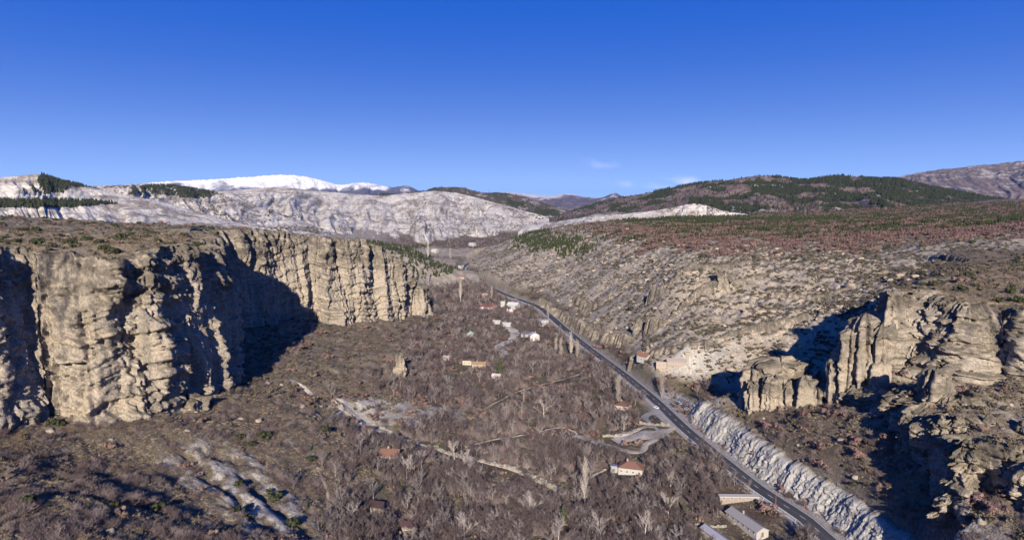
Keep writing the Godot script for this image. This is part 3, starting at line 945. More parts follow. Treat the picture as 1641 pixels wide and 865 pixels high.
func build_far_land() -> void:
	var earth := land_material(0.004, 0.008, 300.0, "far earth")
	earth.albedo_texture = noise_map(0.012, 5, 0.8, 1.0, FastNoiseLite.TYPE_SIMPLEX_SMOOTH, 17, 0.28)
	earth.detail_albedo = noise_map(0.03, 4, 0.75, 1.0, FastNoiseLite.TYPE_SIMPLEX_SMOOTH, 19, 0.25)
	var snowy := func(p: Vector3, n: Vector3, _i: int, _j: int) -> Color:
		var v := patch.get_noise_3d(p.x * 0.06, p.y * 0.2, p.z * 0.06) * 0.9 + mid.get_noise_3d(p.x * 0.05, p.y * 0.1, p.z * 0.05) * 0.6
		var k := smoothstep(310.0, 500.0, p.y + v * 280.0)
		return Color(0.13, 0.13, 0.16).lerp(Color(0.98, 0.98, 0.99), k)
	hill("snow_mountain", "long rounded mountain white with snow on the left horizon",
		[Vector3(-8540.6, 250.5, -14000.0), Vector3(-7778.4, 412.5, -14000.0), Vector3(-7335.7, 487.1, -14000.0), Vector3(-6518.9, 536.9, -14000.0), Vector3(-5954.3, 561.7, -14000.0), Vector3(-5263.7, 611.4, -14000.0), Vector3(-4636.5, 648.6, -14000.0), Vector3(-4137.1, 611.4, -14000.0), Vector3(-3763.9, 524.4, -14000.0), Vector3(-3452.7, 449.8, -14000.0), Vector3(-2905.3, 487.1, -13500.0), Vector3(-2664.4, 451.1, -13500.0), Vector3(-2303.0, 391.1, -13500.0), Vector3(-2036.5, 427.1, -13500.0), Vector3(-1760.1, 307.0, -13500.0), Vector3(-1216.9, 174.7, -13500.0)],
		[Vector3(-7641.4, -17.0, -12500.0), Vector3(-6967.7, -17.0, -12500.0), Vector3(-6574.6, -17.0, -12500.0), Vector3(-5844.8, -17.0, -12500.0), Vector3(-5339.4, -17.0, -12500.0), Vector3(-4721.8, -17.0, -12500.0), Vector3(-4160.4, -17.0, -12500.0), Vector3(-3711.2, -17.0, -12500.0), Vector3(-3374.3, -17.0, -12500.0), Vector3(-3093.6, -17.0, -12500.0), Vector3(-2592.6, -10.4, -12000.0), Vector3(-2377.0, -10.4, -12000.0), Vector3(-2053.6, -10.4, -12000.0), Vector3(-1816.4, -10.4, -12000.0), Vector3(-1568.5, -10.4, -12000.0), Vector3(-1083.4, -10.4, -12000.0)], 320, 60, 0.22, 700.0, 0.2, snowy, earth, 6.0)
	var dusted := func(p: Vector3, n: Vector3, _i: int, _j: int) -> Color:
		var v := patch.get_noise_3d(p.x * 0.1, p.y * 0.3, p.z * 0.1) * 1.2 + mid.get_noise_3d(p.x * 0.08, p.y * 0.15, p.z * 0.08)
		var c := Color(0.15, 0.14, 0.17).lerp(Color(0.33, 0.25, 0.22), clampf(0.4 + v, 0.0, 1.0))
		return c.lerp(Color(0.8, 0.82, 0.86), smoothstep(175.0, 235.0, p.y + v * 80.0) * 0.8)
	hill("dusted_mountain", "blue brown ridges with a dusting of snow at the head of the valley",
		[Vector3(-407.4, 214.6, -9000.0), Vector3(-125.0, 246.7, -9000.0), Vector3(76.6, 238.7, -9000.0), Vector3(318.7, 214.6, -9000.0), Vector3(496.3, 198.6, -9000.0), Vector3(705.8, 230.6, -9000.0), Vector3(924.1, 190.5, -9000.0), Vector3(1078.7, 173.1, -8500.0), Vector3(1253.2, 226.2, -8500.0), Vector3(1444.8, 165.5, -8500.0), Vector3(1827.1, 112.4, -8500.0)],
		[Vector3(-295.1, 4.9, -6500.0), Vector3(-90.6, 4.9, -6500.0), Vector3(55.5, 4.9, -6500.0), Vector3(230.9, 4.9, -6500.0), Vector3(359.4, 4.9, -6500.0), Vector3(511.4, 4.9, -6500.0), Vector3(669.2, 4.9, -6500.0), Vector3(827.0, 4.9, -6500.0), Vector3(961.4, 4.9, -6500.0), Vector3(1107.5, 4.9, -6500.0), Vector3(1399.7, 4.9, -6500.0)], 200, 70, 0.3, 400.0, 0.3, dusted, earth, 4.0)
	# chalk badlands on the left
	var chalky := func(dark: float, woods: Callable) -> Callable:
		return func(p: Vector3, n: Vector3, _i: int, _j: int) -> Color:
			var v := patch.get_noise_3d(p.x * 0.4, p.y * 1.2, p.z * 0.4)
			var w := mid.get_noise_3d(p.x * 0.35, p.y * 1.6, p.z * 0.35)
			var x := fine.get_noise_3d(p.x * 0.16, p.y * 0.5, p.z * 0.16)
			var c := Color(0.84, 0.81, 0.72).lerp(Color(0.35, 0.315, 0.26), clampf(dark + v * 1.9 + w * 1.1 + x * 0.7, 0.0, 1.0))
			c = c.lerp(Color(0.45, 0.41, 0.37), clampf(mid.get_noise_2d(p.y * 6.0, p.x * 0.03 + 50.0) * 2.2, 0.0, 0.45))
			c = c.lerp(Color(0.56, 0.44, 0.39), clampf(mid.get_noise_2d(p.y * 1.5, 9.0) * 1.2, 0.0, 0.25))
			return c.lerp(Color(0.075, 0.095, 0.045), woods.call(p) * 0.8)
	var no_woods := func(_p: Vector3) -> float: return 0.0
	hill("badland_hill", "pale hill with a dark wooded shoulder on the far left skyline",
		[Vector3(-1983.5, 186.6, -2050.0), Vector3(-1744.3, 193.9, -2050.0), Vector3(-1575.5, 203.5, -2000.0), Vector3(-1467.5, 212.4, -2000.0), Vector3(-1399.0, 219.5, -2000.0), Vector3(-1350.6, 221.2, -2000.0), Vector3(-1306.9, 207.0, -2000.0), Vector3(-1224.0, 190.6, -1980.0), Vector3(-1119.3, 170.9, -1950.0), Vector3(-989.5, 150.1, -1900.0), Vector3(-848.6, 120.3, -1850.0), Vector3(-713.6, 92.1, -1800.0), Vector3(-600.2, 68.5, -1750.0)],
		[Vector3(-1409.6, 108.5, -1450.0), Vector3(-1240.0, 108.5, -1450.0), Vector3(-1148.7, 108.5, -1450.0), Vector3(-1070.4, 108.5, -1450.0), Vector3(-1021.0, 105.9, -1450.0), Vector3(-985.8, 105.9, -1450.0), Vector3(-953.4, 102.0, -1450.0), Vector3(-901.3, 100.7, -1450.0), Vector3(-836.3, 95.5, -1450.0), Vector3(-758.3, 89.0, -1450.0), Vector3(-667.3, 79.8, -1450.0), Vector3(-576.3, 66.8, -1450.0), Vector3(-515.4, 53.0, -1500.0)], 400, 120, 0.24, 240.0, 0.35, chalky.call(0.28, no_woods), earth)
	hill("badland_ridge", "white gullied ridge with pine plantations behind the left plateau",
		[Vector3(-1888.1, 183.8, -2700.0), Vector3(-1693.7, 198.2, -2700.0), Vector3(-1572.4, 205.4, -2700.0), Vector3(-1463.3, 210.2, -2700.0), Vector3(-1402.8, 212.6, -2700.0), Vector3(-1258.9, 197.3, -2650.0), Vector3(-1142.6, 182.6, -2600.0), Vector3(-1010.2, 154.6, -2500.0), Vector3(-842.0, 115.8, -2400.0), Vector3(-649.3, 69.5, -2250.0), Vector3(-493.5, 33.2, -2100.0)],
		[Vector3(-1334.0, 99.1, -1900.0), Vector3(-1197.3, 99.1, -1900.0), Vector3(-1112.0, 95.7, -1900.0), Vector3(-1008.1, 92.1, -1850.0), Vector3(-940.6, 88.8, -1800.0), Vector3(-836.3, 79.5, -1750.0), Vector3(-773.6, 71.6, -1750.0), Vector3(-710.9, 62.2, -1750.0), Vector3(-616.6, 49.5, -1750.0), Vector3(-506.5, 36.9, -1750.0), Vector3(-412.0, 21.0, -1750.0)], 400, 120, 0.4, 240.0, 0.3, chalky.call(0.24, no_woods), earth)
	hill("white_badlands", "broad white chalk slope cut by gullies running down to the valley floor",
		[Vector3(-1776.6, 175.8, -3600.0), Vector3(-1582.4, 188.7, -3600.0), Vector3(-1356.0, 204.7, -3600.0), Vector3(-1161.2, 212.5, -3500.0), Vector3(-1005.0, 196.9, -3500.0), Vector3(-793.9, 180.5, -3400.0), Vector3(-622.8, 170.7, -3300.0), Vector3(-474.7, 182.5, -3300.0), Vector3(-356.3, 191.3, -3300.0), Vector3(-223.4, 173.7, -3300.0), Vector3(-90.3, 138.4, -3300.0), Vector3(28.2, 105.9, -3300.0), Vector3(176.6, 67.5, -3300.0)],
		[Vector3(-1041.4, 63.5, -2100.0), Vector3(-928.4, 52.2, -2100.0), Vector3(-777.6, 39.7, -2050.0), Vector3(-668.8, 31.6, -2000.0), Vector3(-573.0, 22.0, -1980.0), Vector3(-466.1, 7.7, -1980.0), Vector3(-376.8, -3.1, -1980.0), Vector3(-290.3, -8.3, -2000.0), Vector3(-223.3, -1.1, -2050.0), Vector3(-153.4, 0.5, -2250.0), Vector3(-67.4, 7.1, -2450.0), Vector3(23.1, 19.3, -2700.0), Vector3(160.7, 37.2, -3000.0)], 560, 160, 0.4, 300.0, 0.3, chalky.call(0.16, no_woods), earth)
	var wooded := func(p: Vector3, n: Vector3, _i: int, _j: int) -> Color:
		var v := patch.get_noise_3d(p.x * 0.35, p.y, p.z * 0.35)
		var w := mid.get_noise_3d(p.x * 0.3, p.y, p.z * 0.3)
		var c := Color(0.10, 0.105, 0.06).lerp(Color(0.17, 0.125, 0.10), clampf(0.5 + v * 1.5, 0.0, 1.0))
		return c.lerp(Color(0.52, 0.49, 0.45), clampf((w + v * 0.7 - 0.36 + smoothstep(130.0, 50.0, p.y) * 0.42) * 5.0, 0.0, 0.9))
	hill("wooded_hill", "dark wooded hill above the white slope at the middle of the skyline",
		[Vector3(-1132.2, 150.2, -4200.0), Vector3(-867.9, 180.1, -4200.0), Vector3(-679.4, 191.4, -4200.0), Vector3(-528.7, 202.6, -4200.0), Vector3(-438.2, 225.0, -4200.0), Vector3(-302.8, 221.3, -4200.0), Vector3(-182.5, 195.1, -4200.0), Vector3(-39.5, 191.4, -4200.0), Vector3(90.1, 157.5, -4100.0), Vector3(213.7, 121.6, -4000.0), Vector3(331.2, 87.4, -3900.0), Vector3(476.8, 55.0, -3800.0)],
		[Vector3(-864.6, 78.6, -3200.0), Vector3(-663.2, 78.6, -3200.0), Vector3(-519.3, 78.6, -3200.0), Vector3(-404.4, 70.0, -3200.0), Vector3(-335.4, 64.2, -3200.0), Vector3(-231.8, 49.9, -3200.0), Vector3(-139.7, 44.1, -3200.0), Vector3(-30.2, 41.2, -3200.0), Vector3(70.6, 38.4, -3200.0), Vector3(174.1, 33.7, -3250.0), Vector3(280.8, 26.0, -3300.0), Vector3(414.6, 20.0, -3300.0)], 260, 70, 0.28, 300.0, 0.2, wooded, earth, 1.5)
	# right-hand skyline
	var pines := func(p: Vector3, n: Vector3, i: int, _j: int) -> Color:
		var v := patch.get_noise_3d(p.x * 0.3, p.y * 1.0, p.z * 0.3)
		var w := mid.get_noise_3d(p.x * 0.28, p.y * 0.8, p.z * 0.28)
		var heath := Color(0.20, 0.14, 0.12).lerp(Color(0.27, 0.21, 0.18), clampf(0.5 + w, 0.0, 1.0))
		var dark := smoothstep(-0.12, 0.1, v + (p.x - 900.0) * 0.00025 + (p.y - 190.0) * 0.0012)
		var c := heath.lerp(Color(0.06, 0.072, 0.048), dark)
		return c.lerp(Color(0.56, 0.53, 0.49), clampf((w + v * 0.4 - 0.4) * 6.0, 0.0, 0.9))
	hill("pine_mountain", "dark pine covered mountain on the right skyline",
		[Vector3(176.6, 61.5, -3300.0), Vector3(314.7, 110.1, -3200.0), Vector3(457.4, 155.7, -3100.0), Vector3(590.2, 179.6, -3000.0), Vector3(725.6, 212.1, -2900.0), Vector3(880.8, 230.1, -2900.0), Vector3(1035.7, 250.7, -2900.0), Vector3(1145.0, 240.4, -2900.0), Vector3(1196.9, 231.3, -2850.0), Vector3(1323.6, 249.0, -2850.0), Vector3(1451.1, 237.3, -2800.0), Vector3(1551.5, 232.3, -2800.0), Vector3(1653.0, 210.0, -2800.0), Vector3(1779.9, 185.1, -2800.0), Vector3(1922.7, 155.0, -2750.0), Vector3(2133.2, 113.9, -2700.0)],
		[Vector3(155.4, 30.6, -2900.0), Vector3(246.4, 65.0, -2500.0), Vector3(340.4, 84.2, -2300.0), Vector3(434.4, 91.0, -2200.0), Vector3(527.9, 97.5, -2100.0), Vector3(625.8, 102.4, -2050.0), Vector3(718.4, 105.4, -2000.0), Vector3(793.9, 105.4, -2000.0), Vector3(844.3, 105.4, -2000.0), Vector3(934.2, 105.4, -2000.0), Vector3(1042.2, 103.6, -2000.0), Vector3(1114.2, 101.8, -2000.0), Vector3(1186.3, 100.0, -2000.0), Vector3(1276.5, 96.4, -2000.0), Vector3(1402.7, 92.8, -2000.0), Vector3(1583.2, 85.6, -2000.0)], 380, 90, 0.25, 320.0, 0.35, pines, earth, 1.4)
	hill("chalk_slope", "bright white chalk band at the foot of the pine mountain",
		[Vector3(21.4, 56.0, -2500.0), Vector3(106.9, 70.6, -2400.0), Vector3(174.9, 82.2, -2300.0), Vector3(250.4, 98.2, -2150.0), Vector3(335.6, 109.2, -2080.0), Vector3(422.7, 118.9, -2050.0), Vector3(486.9, 129.9, -2050.0), Vector3(523.5, 137.3, -2050.0), Vector3(569.7, 133.6, -2050.0), Vector3(598.0, 121.2, -2020.0), Vector3(646.2, 112.5, -2000.0), Vector3(729.1, 104.0, -1980.0)],
		[Vector3(18.0, 14.3, -2100.0), Vector3(89.3, 31.6, -2000.0), Vector3(148.6, 45.1, -1950.0), Vector3(221.8, 58.1, -1900.0), Vector3(307.3, 68.3, -1900.0), Vector3(388.7, 72.6, -1880.0), Vector3(447.9, 74.3, -1880.0), Vector3(481.7, 76.0, -1880.0), Vector3(524.1, 76.0, -1880.0), Vector3(557.9, 77.6, -1880.0), Vector3(608.7, 77.6, -1880.0), Vector3(693.3, 77.6, -1880.0)], 260, 40, 0.4, 120.0, 0.1, chalky.call(0.0, no_woods), earth)
	var pinkish := func(p: Vector3, n: Vector3, _i: int, _j: int) -> Color:
		var v := patch.get_noise_3d(p.x * 0.2, p.y * 1.2, p.z * 0.2)
		var w := mid.get_noise_3d(p.x * 0.2, p.y * 1.2, p.z * 0.2)
		var c := Color(0.28, 0.225, 0.21).lerp(Color(0.19, 0.165, 0.16), clampf(0.5 + v * 1.6, 0.0, 1.0))
		return c.lerp(Color(0.56, 0.51, 0.47), clampf((w + v - 0.25) * 3.0, 0.0, 0.85))
	hill("stony_mountain", "pale stony ridge rising at the right edge behind the pines",
		[Vector3(2139.9, 232.2, -4600.0), Vector3(2385.2, 268.9, -4600.0), Vector3(2588.6, 309.8, -4600.0), Vector3(2751.4, 338.3, -4600.0), Vector3(2955.3, 362.7, -4600.0), Vector3(3200.0, 387.1, -4600.0), Vector3(3403.7, 407.4, -4600.0), Vector3(3690.3, 415.5, -4600.0), Vector3(4134.4, 381.9, -4500.0), Vector3(4639.0, 306.7, -4400.0)],
		[Vector3(1401.3, 83.0, -3000.0), Vector3(1563.2, 83.0, -3000.0), Vector3(1641.4, 85.3, -2900.0), Vector3(1745.7, 85.3, -2900.0), Vector3(1811.4, 87.5, -2800.0), Vector3(1962.8, 82.5, -2800.0), Vector3(2014.7, 77.6, -2700.0), Vector3(2185.1, 72.8, -2700.0), Vector3(2500.9, 72.8, -2700.0), Vector3(2865.3, 72.8, -2700.0)], 260, 80, 0.12, 400.0, 0.3, pinkish, earth, 2.0)


# ------------------------------------------------------------------ plants

# Collects thin tapering limbs, twigs and leaves.
class Growth:
	var v := PackedVector3Array()
	var n := PackedVector3Array()
	var c := PackedColorArray()
	var r := RandomNumberGenerator.new()

	func _init(s: int) -> void:
		r.seed = s

	func way(up: float) -> Vector3:
		var a := r.randf() * TAU
		var y := up
		var k := sqrt(maxf(0.0, 1.0 - y * y))
		return Vector3(cos(a) * k, y, sin(a) * k)

	func tri(a: Vector3, b: Vector3, d: Vector3, na: Vector3, nb: Vector3, nd: Vector3, col: Color) -> void:
		if (d - a).cross(b - a).dot(na + nb + nd) < 0.0:  # clockwise seen from the side that the normals face
			v.append(a); v.append(d); v.append(b)
			n.append(na); n.append(nd); n.append(nb)
		else:
			v.append(a); v.append(b); v.append(d)
			n.append(na); n.append(nb); n.append(nd)
		c.append(col); c.append(col); c.append(col)

	func limb(a: Vector3, b: Vector3, ra: float, rb: float, sides: int, col: Color) -> void:
		var axis := (b - a).normalized()
		var side := axis.cross(Vector3.UP if absf(axis.y) < 0.9 else Vector3.RIGHT).normalized()
		var other := side.cross(axis)
		for k in sides:
			var t0 := TAU * k / sides
			var t1 := TAU * (k + 1) / sides
			var n0 := side * cos(t0) + other * sin(t0)
			var n1 := side * cos(t1) + other * sin(t1)
			tri(a + n0 * ra, b + n0 * rb, a + n1 * ra, n0, n0, n1, col)
			tri(a + n1 * ra, b + n0 * rb, b + n1 * rb, n1, n0, n1, col)

	func twig(a: Vector3, b: Vector3, w: float, col: Color) -> void:
		var axis := (b - a).normalized()
		var side := axis.cross(way(r.randf_range(-0.5, 0.5))).normalized()
		var nn := side.cross(axis)
		tri(a - side * w, b, a + side * w, nn, nn, nn, col)

	func leaf(at: Vector3, out: Vector3, size: float, col: Color) -> void:
		var side := out.cross(way(r.randf_range(-0.9, 0.9))).normalized()
		var up := side.cross(out).normalized()
		var nn := (out + up * r.randf_range(-0.5, 0.5)).normalized()
		tri(at - side * size, at + up * size * 1.5, at + side * size, nn, nn, nn, col)
		tri(at - side * size, at + side * size, at - up * size * 1.1, nn, nn, nn, col)

	func mesh() -> ArrayMesh:
		var a := []
		a.resize(Mesh.ARRAY_MAX)
		a[Mesh.ARRAY_VERTEX] = v
		a[Mesh.ARRAY_NORMAL] = n
		a[Mesh.ARRAY_COLOR] = c
		var m := ArrayMesh.new()
		m.add_surface_from_arrays(Mesh.PRIMITIVE_TRIANGLES, a)
		return m


# A leafless broad tree, about 9 m tall: [trunk and limbs, twigs]
func bare_tree(s: int, tall: float, wide: float, bark: Color, twigs: Color, dense := 7) -> Array:
	var w := Growth.new(s)
	var t := Growth.new(s + 500)
	var r := w.r
	var at := Vector3.ZERO
	var stem: Array = [at]
	for k in 4:
		at += Vector3(r.randf_range(-0.25, 0.25), tall * 0.17, r.randf_range(-0.25, 0.25))
		stem.append(at)
		w.limb(stem[k], at, 0.2 * (1.0 - k * 0.2) * tall / 9.0, 0.2 * (0.8 - k * 0.2) * tall / 9.0 + 0.02, 5, bark)
	for k in 9:
		var f := r.randf_range(0.28, 1.0)
		var from: Vector3 = stem[int(f * 3.99)].lerp(stem[mini(int(f * 3.99) + 1, 4)], r.randf())
		var d := w.way(r.randf_range(0.35, 0.8))
		var reach := wide * r.randf_range(0.55, 1.0) * (1.25 - f * 0.4)
		var bend := from + d * reach * 0.5 + Vector3.UP * reach * 0.06
		var tip := bend + (d + Vector3.UP * 0.5).normalized() * reach * 0.6
		w.limb(from, bend, 0.075, 0.05, 3, bark)
		w.limb(bend, tip, 0.05, 0.02, 3, bark)
		for q in 5:
			var b0 := from.lerp(bend, r.randf_range(0.5, 1.0)) if q < 2 else bend.lerp(tip, r.randf())
			var d2 := (d + w.way(r.randf_range(-0.2, 0.9)) * 0.9 + Vector3.UP * 0.35).normalized()
			var l2 := reach * r.randf_range(0.25, 0.5)
			var b1 := b0 + d2 * l2
			t.limb(b0, b1, 0.032, 0.014, 3, bark.lerp(twigs, 0.5))
			for e in dense:
				var s0 := b0.lerp(b1, r.randf_range(0.15, 1.0))
				var d3 := (d2 + t.way(r.randf_range(-0.4, 0.9)) * 0.85 + Vector3.UP * 0.25).normalized()
				t.twig(s0, s0 + d3 * r.randf_range(0.7, 1.5) * tall / 9.0, 0.026, twigs * r.randf_range(0.8, 1.2))
	return [w, t]


func poplar(s: int, tall: float, bark: Color) -> Array:
	var w := Growth.new(s)
	var t := Growth.new(s + 500)
	var r := w.r
	w.limb(Vector3.ZERO, Vector3(0, tall * 0.45, 0), tall * 0.012, tall * 0.008, 6, bark)
	w.limb(Vector3(0, tall * 0.45, 0), Vector3(0.1, tall * 0.97, 0), tall * 0.008, 0.02, 5, bark)
	for k in 80:
		var f := r.randf()
		var y := tall * lerpf(0.1, 0.86, f)
		var d := w.way(r.randf_range(0.86, 0.97))
		var l := tall * r.randf_range(0.12, 0.26) * (1.1 - f * 0.55)
		var a := Vector3(0.05, y, 0)
		var b := a + d * l * 0.5
		var c := b + (d + Vector3.UP * 0.5).normalized() * l * 0.6
		w.limb(a, b, 0.085, 0.06, 3, bark)
		w.limb(b, c, 0.06, 0.02, 3, bark)
		for q in 14:
			var e := b.lerp(c, r.randf_range(-0.6, 1.0))
			t.twig(e, e + (d + t.way(r.randf_range(-0.1, 0.9)) * 0.55).normalized() * r.randf_range(1.0, 2.4), 0.045, bark * r.randf_range(0.75, 1.1))
	return [w, t]


func bare_shrub(s: int, tall: float, wide: float, col: Color, count: int) -> ArrayMesh:
	var g := Growth.new(s)
	var r := g.r
	for k in count:
		var d := g.way(r.randf_range(0.15, 1.0))
		var a := Vector3(r.randfn(0, 0.22) * wide, 0.0, r.randfn(0, 0.22) * wide)
		var b := a + Vector3(d.x * wide, d.y * tall, d.z * wide) * r.randf_range(0.45, 0.75)
		var tone := col * r.randf_range(0.75, 1.2)
		g.twig(a, b, 0.035, tone)
		for q in 4:
			var m := a.lerp(b, r.randf_range(0.35, 1.0))
			g.twig(m, m + (d + g.way(r.randf_range(-0.2, 0.9)) * 0.9).normalized() * tall * r.randf_range(0.16, 0.36), 0.024, tone)
	return g.mesh()


func leafy_shrub(s: int, tall: float, wide: float, col: Color, count: int, size: float) -> ArrayMesh:
	var g := Growth.new(s)
	var r := g.r
	var lobes: Array = []
	for k in 7:
		lobes.append([Vector3(r.randfn(0, 0.42) * wide, tall * r.randf_range(0.25, 0.7), r.randfn(0, 0.42) * wide), r.randf_range(0.25, 0.48)])
	for k in count:
		var l: Array = lobes[k % lobes.size()]
		var d := g.way(r.randf_range(-0.6, 1.0))
		var p: Vector3 = l[0] + Vector3(d.x * wide, d.y * tall * 0.8, d.z * wide) * l[1] * r.randf_range(0.7, 1.05)
		p.y = maxf(p.y, 0.08)
		g.leaf(p, d, size * r.randf_range(0.7, 1.3), col * r.randf_range(0.7, 1.3))
	for k in 5:
		g.limb(Vector3.ZERO, lobes[k][0], 0.06, 0.03, 3, Color(0.12, 0.1, 0.08))
	return g.mesh()


func conifer(s: int, tall: float, wide: float, col: Color, whorls: int) -> Array:
	var w := Growth.new(s)
	var t := Growth.new(s + 500)
	var r := t.r
	w.limb(Vector3.ZERO, Vector3(0, tall * 0.96, 0), tall * 0.022, 0.02, 5, Color(0.16, 0.12, 0.09))
	for k in whorls:
		var f := (k + r.randf() * 0.6) / whorls
		var y := tall * lerpf(0.1, 0.98, f)
		var reach := wide * (1.0 - f) ** 0.8 * r.randf_range(0.8, 1.1) + 0.15
		for q in 7:
			var a := TAU * (q + r.randf() * 0.7) / 7.0
			var d := Vector3(cos(a), r.randf_range(-0.25, 0.3), sin(a))
			var tip := Vector3(0, y, 0) + d * reach
			for e in 4:
				var b := Vector3(0, y, 0).lerp(tip, r.randf_range(0.35, 1.0))
				t.leaf(b, (d + t.way(r.randf_range(-0.2, 0.9)) * 0.6).normalized(), r.randf_range(0.24, 0.42) * tall / 10.0 + 0.06, col * r.randf_range(0.7, 1.3))
	return [w, t]


func far_pine(s: int, col: Color) -> ArrayMesh:
	var g := Growth.new(s)
	var r := g.r
	g.limb(Vector3.ZERO, Vector3(0, 2.0, 0), 0.2, 0.15, 3, Color(0.14, 0.1, 0.08))
	for k in 3:
		var y := 1.2 + k * 2.0
		var w := (2.3 - k * 0.55) * r.randf_range(0.9, 1.15)
		var turn := r.randf() * TAU
		for q in 5:
			var a := turn + TAU * q / 5.0
			var b := turn + TAU * (q + 1) / 5.0
			var pa := Vector3(cos(a) * w, y + r.randf_range(-0.4, 0.4), sin(a) * w)
			var pb := Vector3(cos(b) * w, y + r.randf_range(-0.4, 0.4), sin(b) * w)
			var na := Vector3(cos(a), 0.4, sin(a)).normalized()
			var nb := Vector3(cos(b), 0.4, sin(b)).normalized()
			g.tri(Vector3(0, y + 3.2, 0), pb, pa, Vector3.UP, nb, na, col * r.randf_range(0.8, 1.2))
	return g.mesh()


func tussock(s: int, col: Color) -> ArrayMesh:
	var g := Growth.new(s)
	for k in 16:
		var d := g.way(g.r.randf_range(0.25, 0.95))
		var a := Vector3(g.r.randfn(0, 0.16), -0.05, g.r.randfn(0, 0.16))
		g.twig(a, a + d * g.r.randf_range(0.35, 0.75), 0.05, col * g.r.randf_range(0.75, 1.2))
	return g.mesh()


func boulder(s: int, size: Vector3, smooth: bool, m := 10) -> ArrayMesh:
	var r := RandomNumberGenerator.new()
	r.seed = s
	var off := Vector3(r.randf() * 90.0, r.randf() * 90.0, r.randf() * 90.0)
	var place := func(i: int, j: int) -> Vector3:
		var a := TAU * (i % m) / m
		var b := PI * (0.02 + 0.96 * j / m) - PI / 2.0
		var d := Vector3(cos(a) * cos(b), sin(b), -sin(a) * cos(b))
		var k := 1.0 + block.get_noise_3dv(d * 6.0 + off) * 0.22 + fine.get_noise_3dv(d * 5.0 + off) * 0.25
		return d * size * k
	var paint := func(p: Vector3, n: Vector3, _i: int, _j: int) -> Color:
		return Color(0.31, 0.265, 0.21).lerp(Color(0.19, 0.17, 0.14), clampf(0.3 + n.y * 0.4 + fine.get_noise_3dv(p * 2.0 + off), 0.0, 1.0))
	return sheet(m + 1, m + 1, place, paint)


func joined_mesh(g: Array) -> ArrayMesh:
	var a: Growth = g[0]
	var b: Growth = g[1]
	var j := Growth.new(1)
	j.v = a.v + b.v
	j.n = a.n + b.n
	j.c = a.c + b.c
	return j.mesh()


# Many copies in one object, for masses nobody could count.
func mass(called: String, label: String, mesh: Mesh, m: Material, places: Array, tints: Array, category := "vegetation") -> void:
	if places.is_empty():
		return
	var mm := MultiMesh.new()
	mm.transform_format = MultiMesh.TRANSFORM_3D
	mm.use_colors = true
	mm.mesh = mesh
	mm.instance_count = places.size()
	for i in places.size():
		mm.set_instance_transform(i, places[i])
		mm.set_instance_color(i, tints[i])
	var o := MultiMeshInstance3D.new()
	o.name = numbered(called)
	o.multimesh = mm
	o.material_override = m
	add_child(o)
	tag(o, label, category, "", "stuff")


func seen(p: Vector3) -> bool:
	# inside the photograph's field, with a little to spare
	var d := -p.z
	return d > 100.0 and absf(p.x) < d * 0.80 + 12.0 and p.y < 150.0 - d * 0.0 + 60.0 and (150.0 - p.y) < d * 0.58 + 6.0


func stand(p: Vector3, size: float, squash := 1.0) -> Transform3D:
	return Transform3D(Basis.from_euler(Vector3(rng.randf_range(-0.06, 0.06), rng.randf() * TAU, rng.randf_range(-0.06, 0.06))).scaled(Vector3(size, size * squash, size)), p)


var keep_clear: Array = []         # [Vector2, radius]
var tracks: Array = []             # [PackedVector2Array, half width]
var landmarks: Array = []          # [Vector2, words]

func clear_of(x: float, z: float, room: float) -> bool:
	var p := Vector2(x, z)
	for k in keep_clear:
		if p.distance_squared_to(k[0]) < (k[1] + room) ** 2:
			return false
	if road_at(x, z).x < 7.5 + room:
		return false
	for t in tracks:
		var line: PackedVector2Array = t[0]
		for i in line.size() - 1:
			var a := line[i]
			var ab := line[i + 1] - a
			var f := clampf((p - a).dot(ab) / maxf(ab.length_squared(), 0.01), 0.0, 1.0)
			if p.distance_squared_to(a + ab * f) < (t[1] + room) ** 2:
				return false
	return true


# Room on the camera's side as well, as a lane or a yard kept open has.
func open_view(x: float, z: float, room: float, reach: float) -> bool:
	var k := 0.0
	while k <= reach:
		if not clear_of(x * (1.0 - k / maxf(-z, 1.0)), z - k, room):
			return false
		k += 4.0
	return true


func beside(p: Vector3) -> String:
	var best := 1e9
	var words := ""
	for l in landmarks:
		var d := Vector2(p.x, p.z).distance_to(l[0])
		if d < best:
			best = d
			words = l[1]
	return words


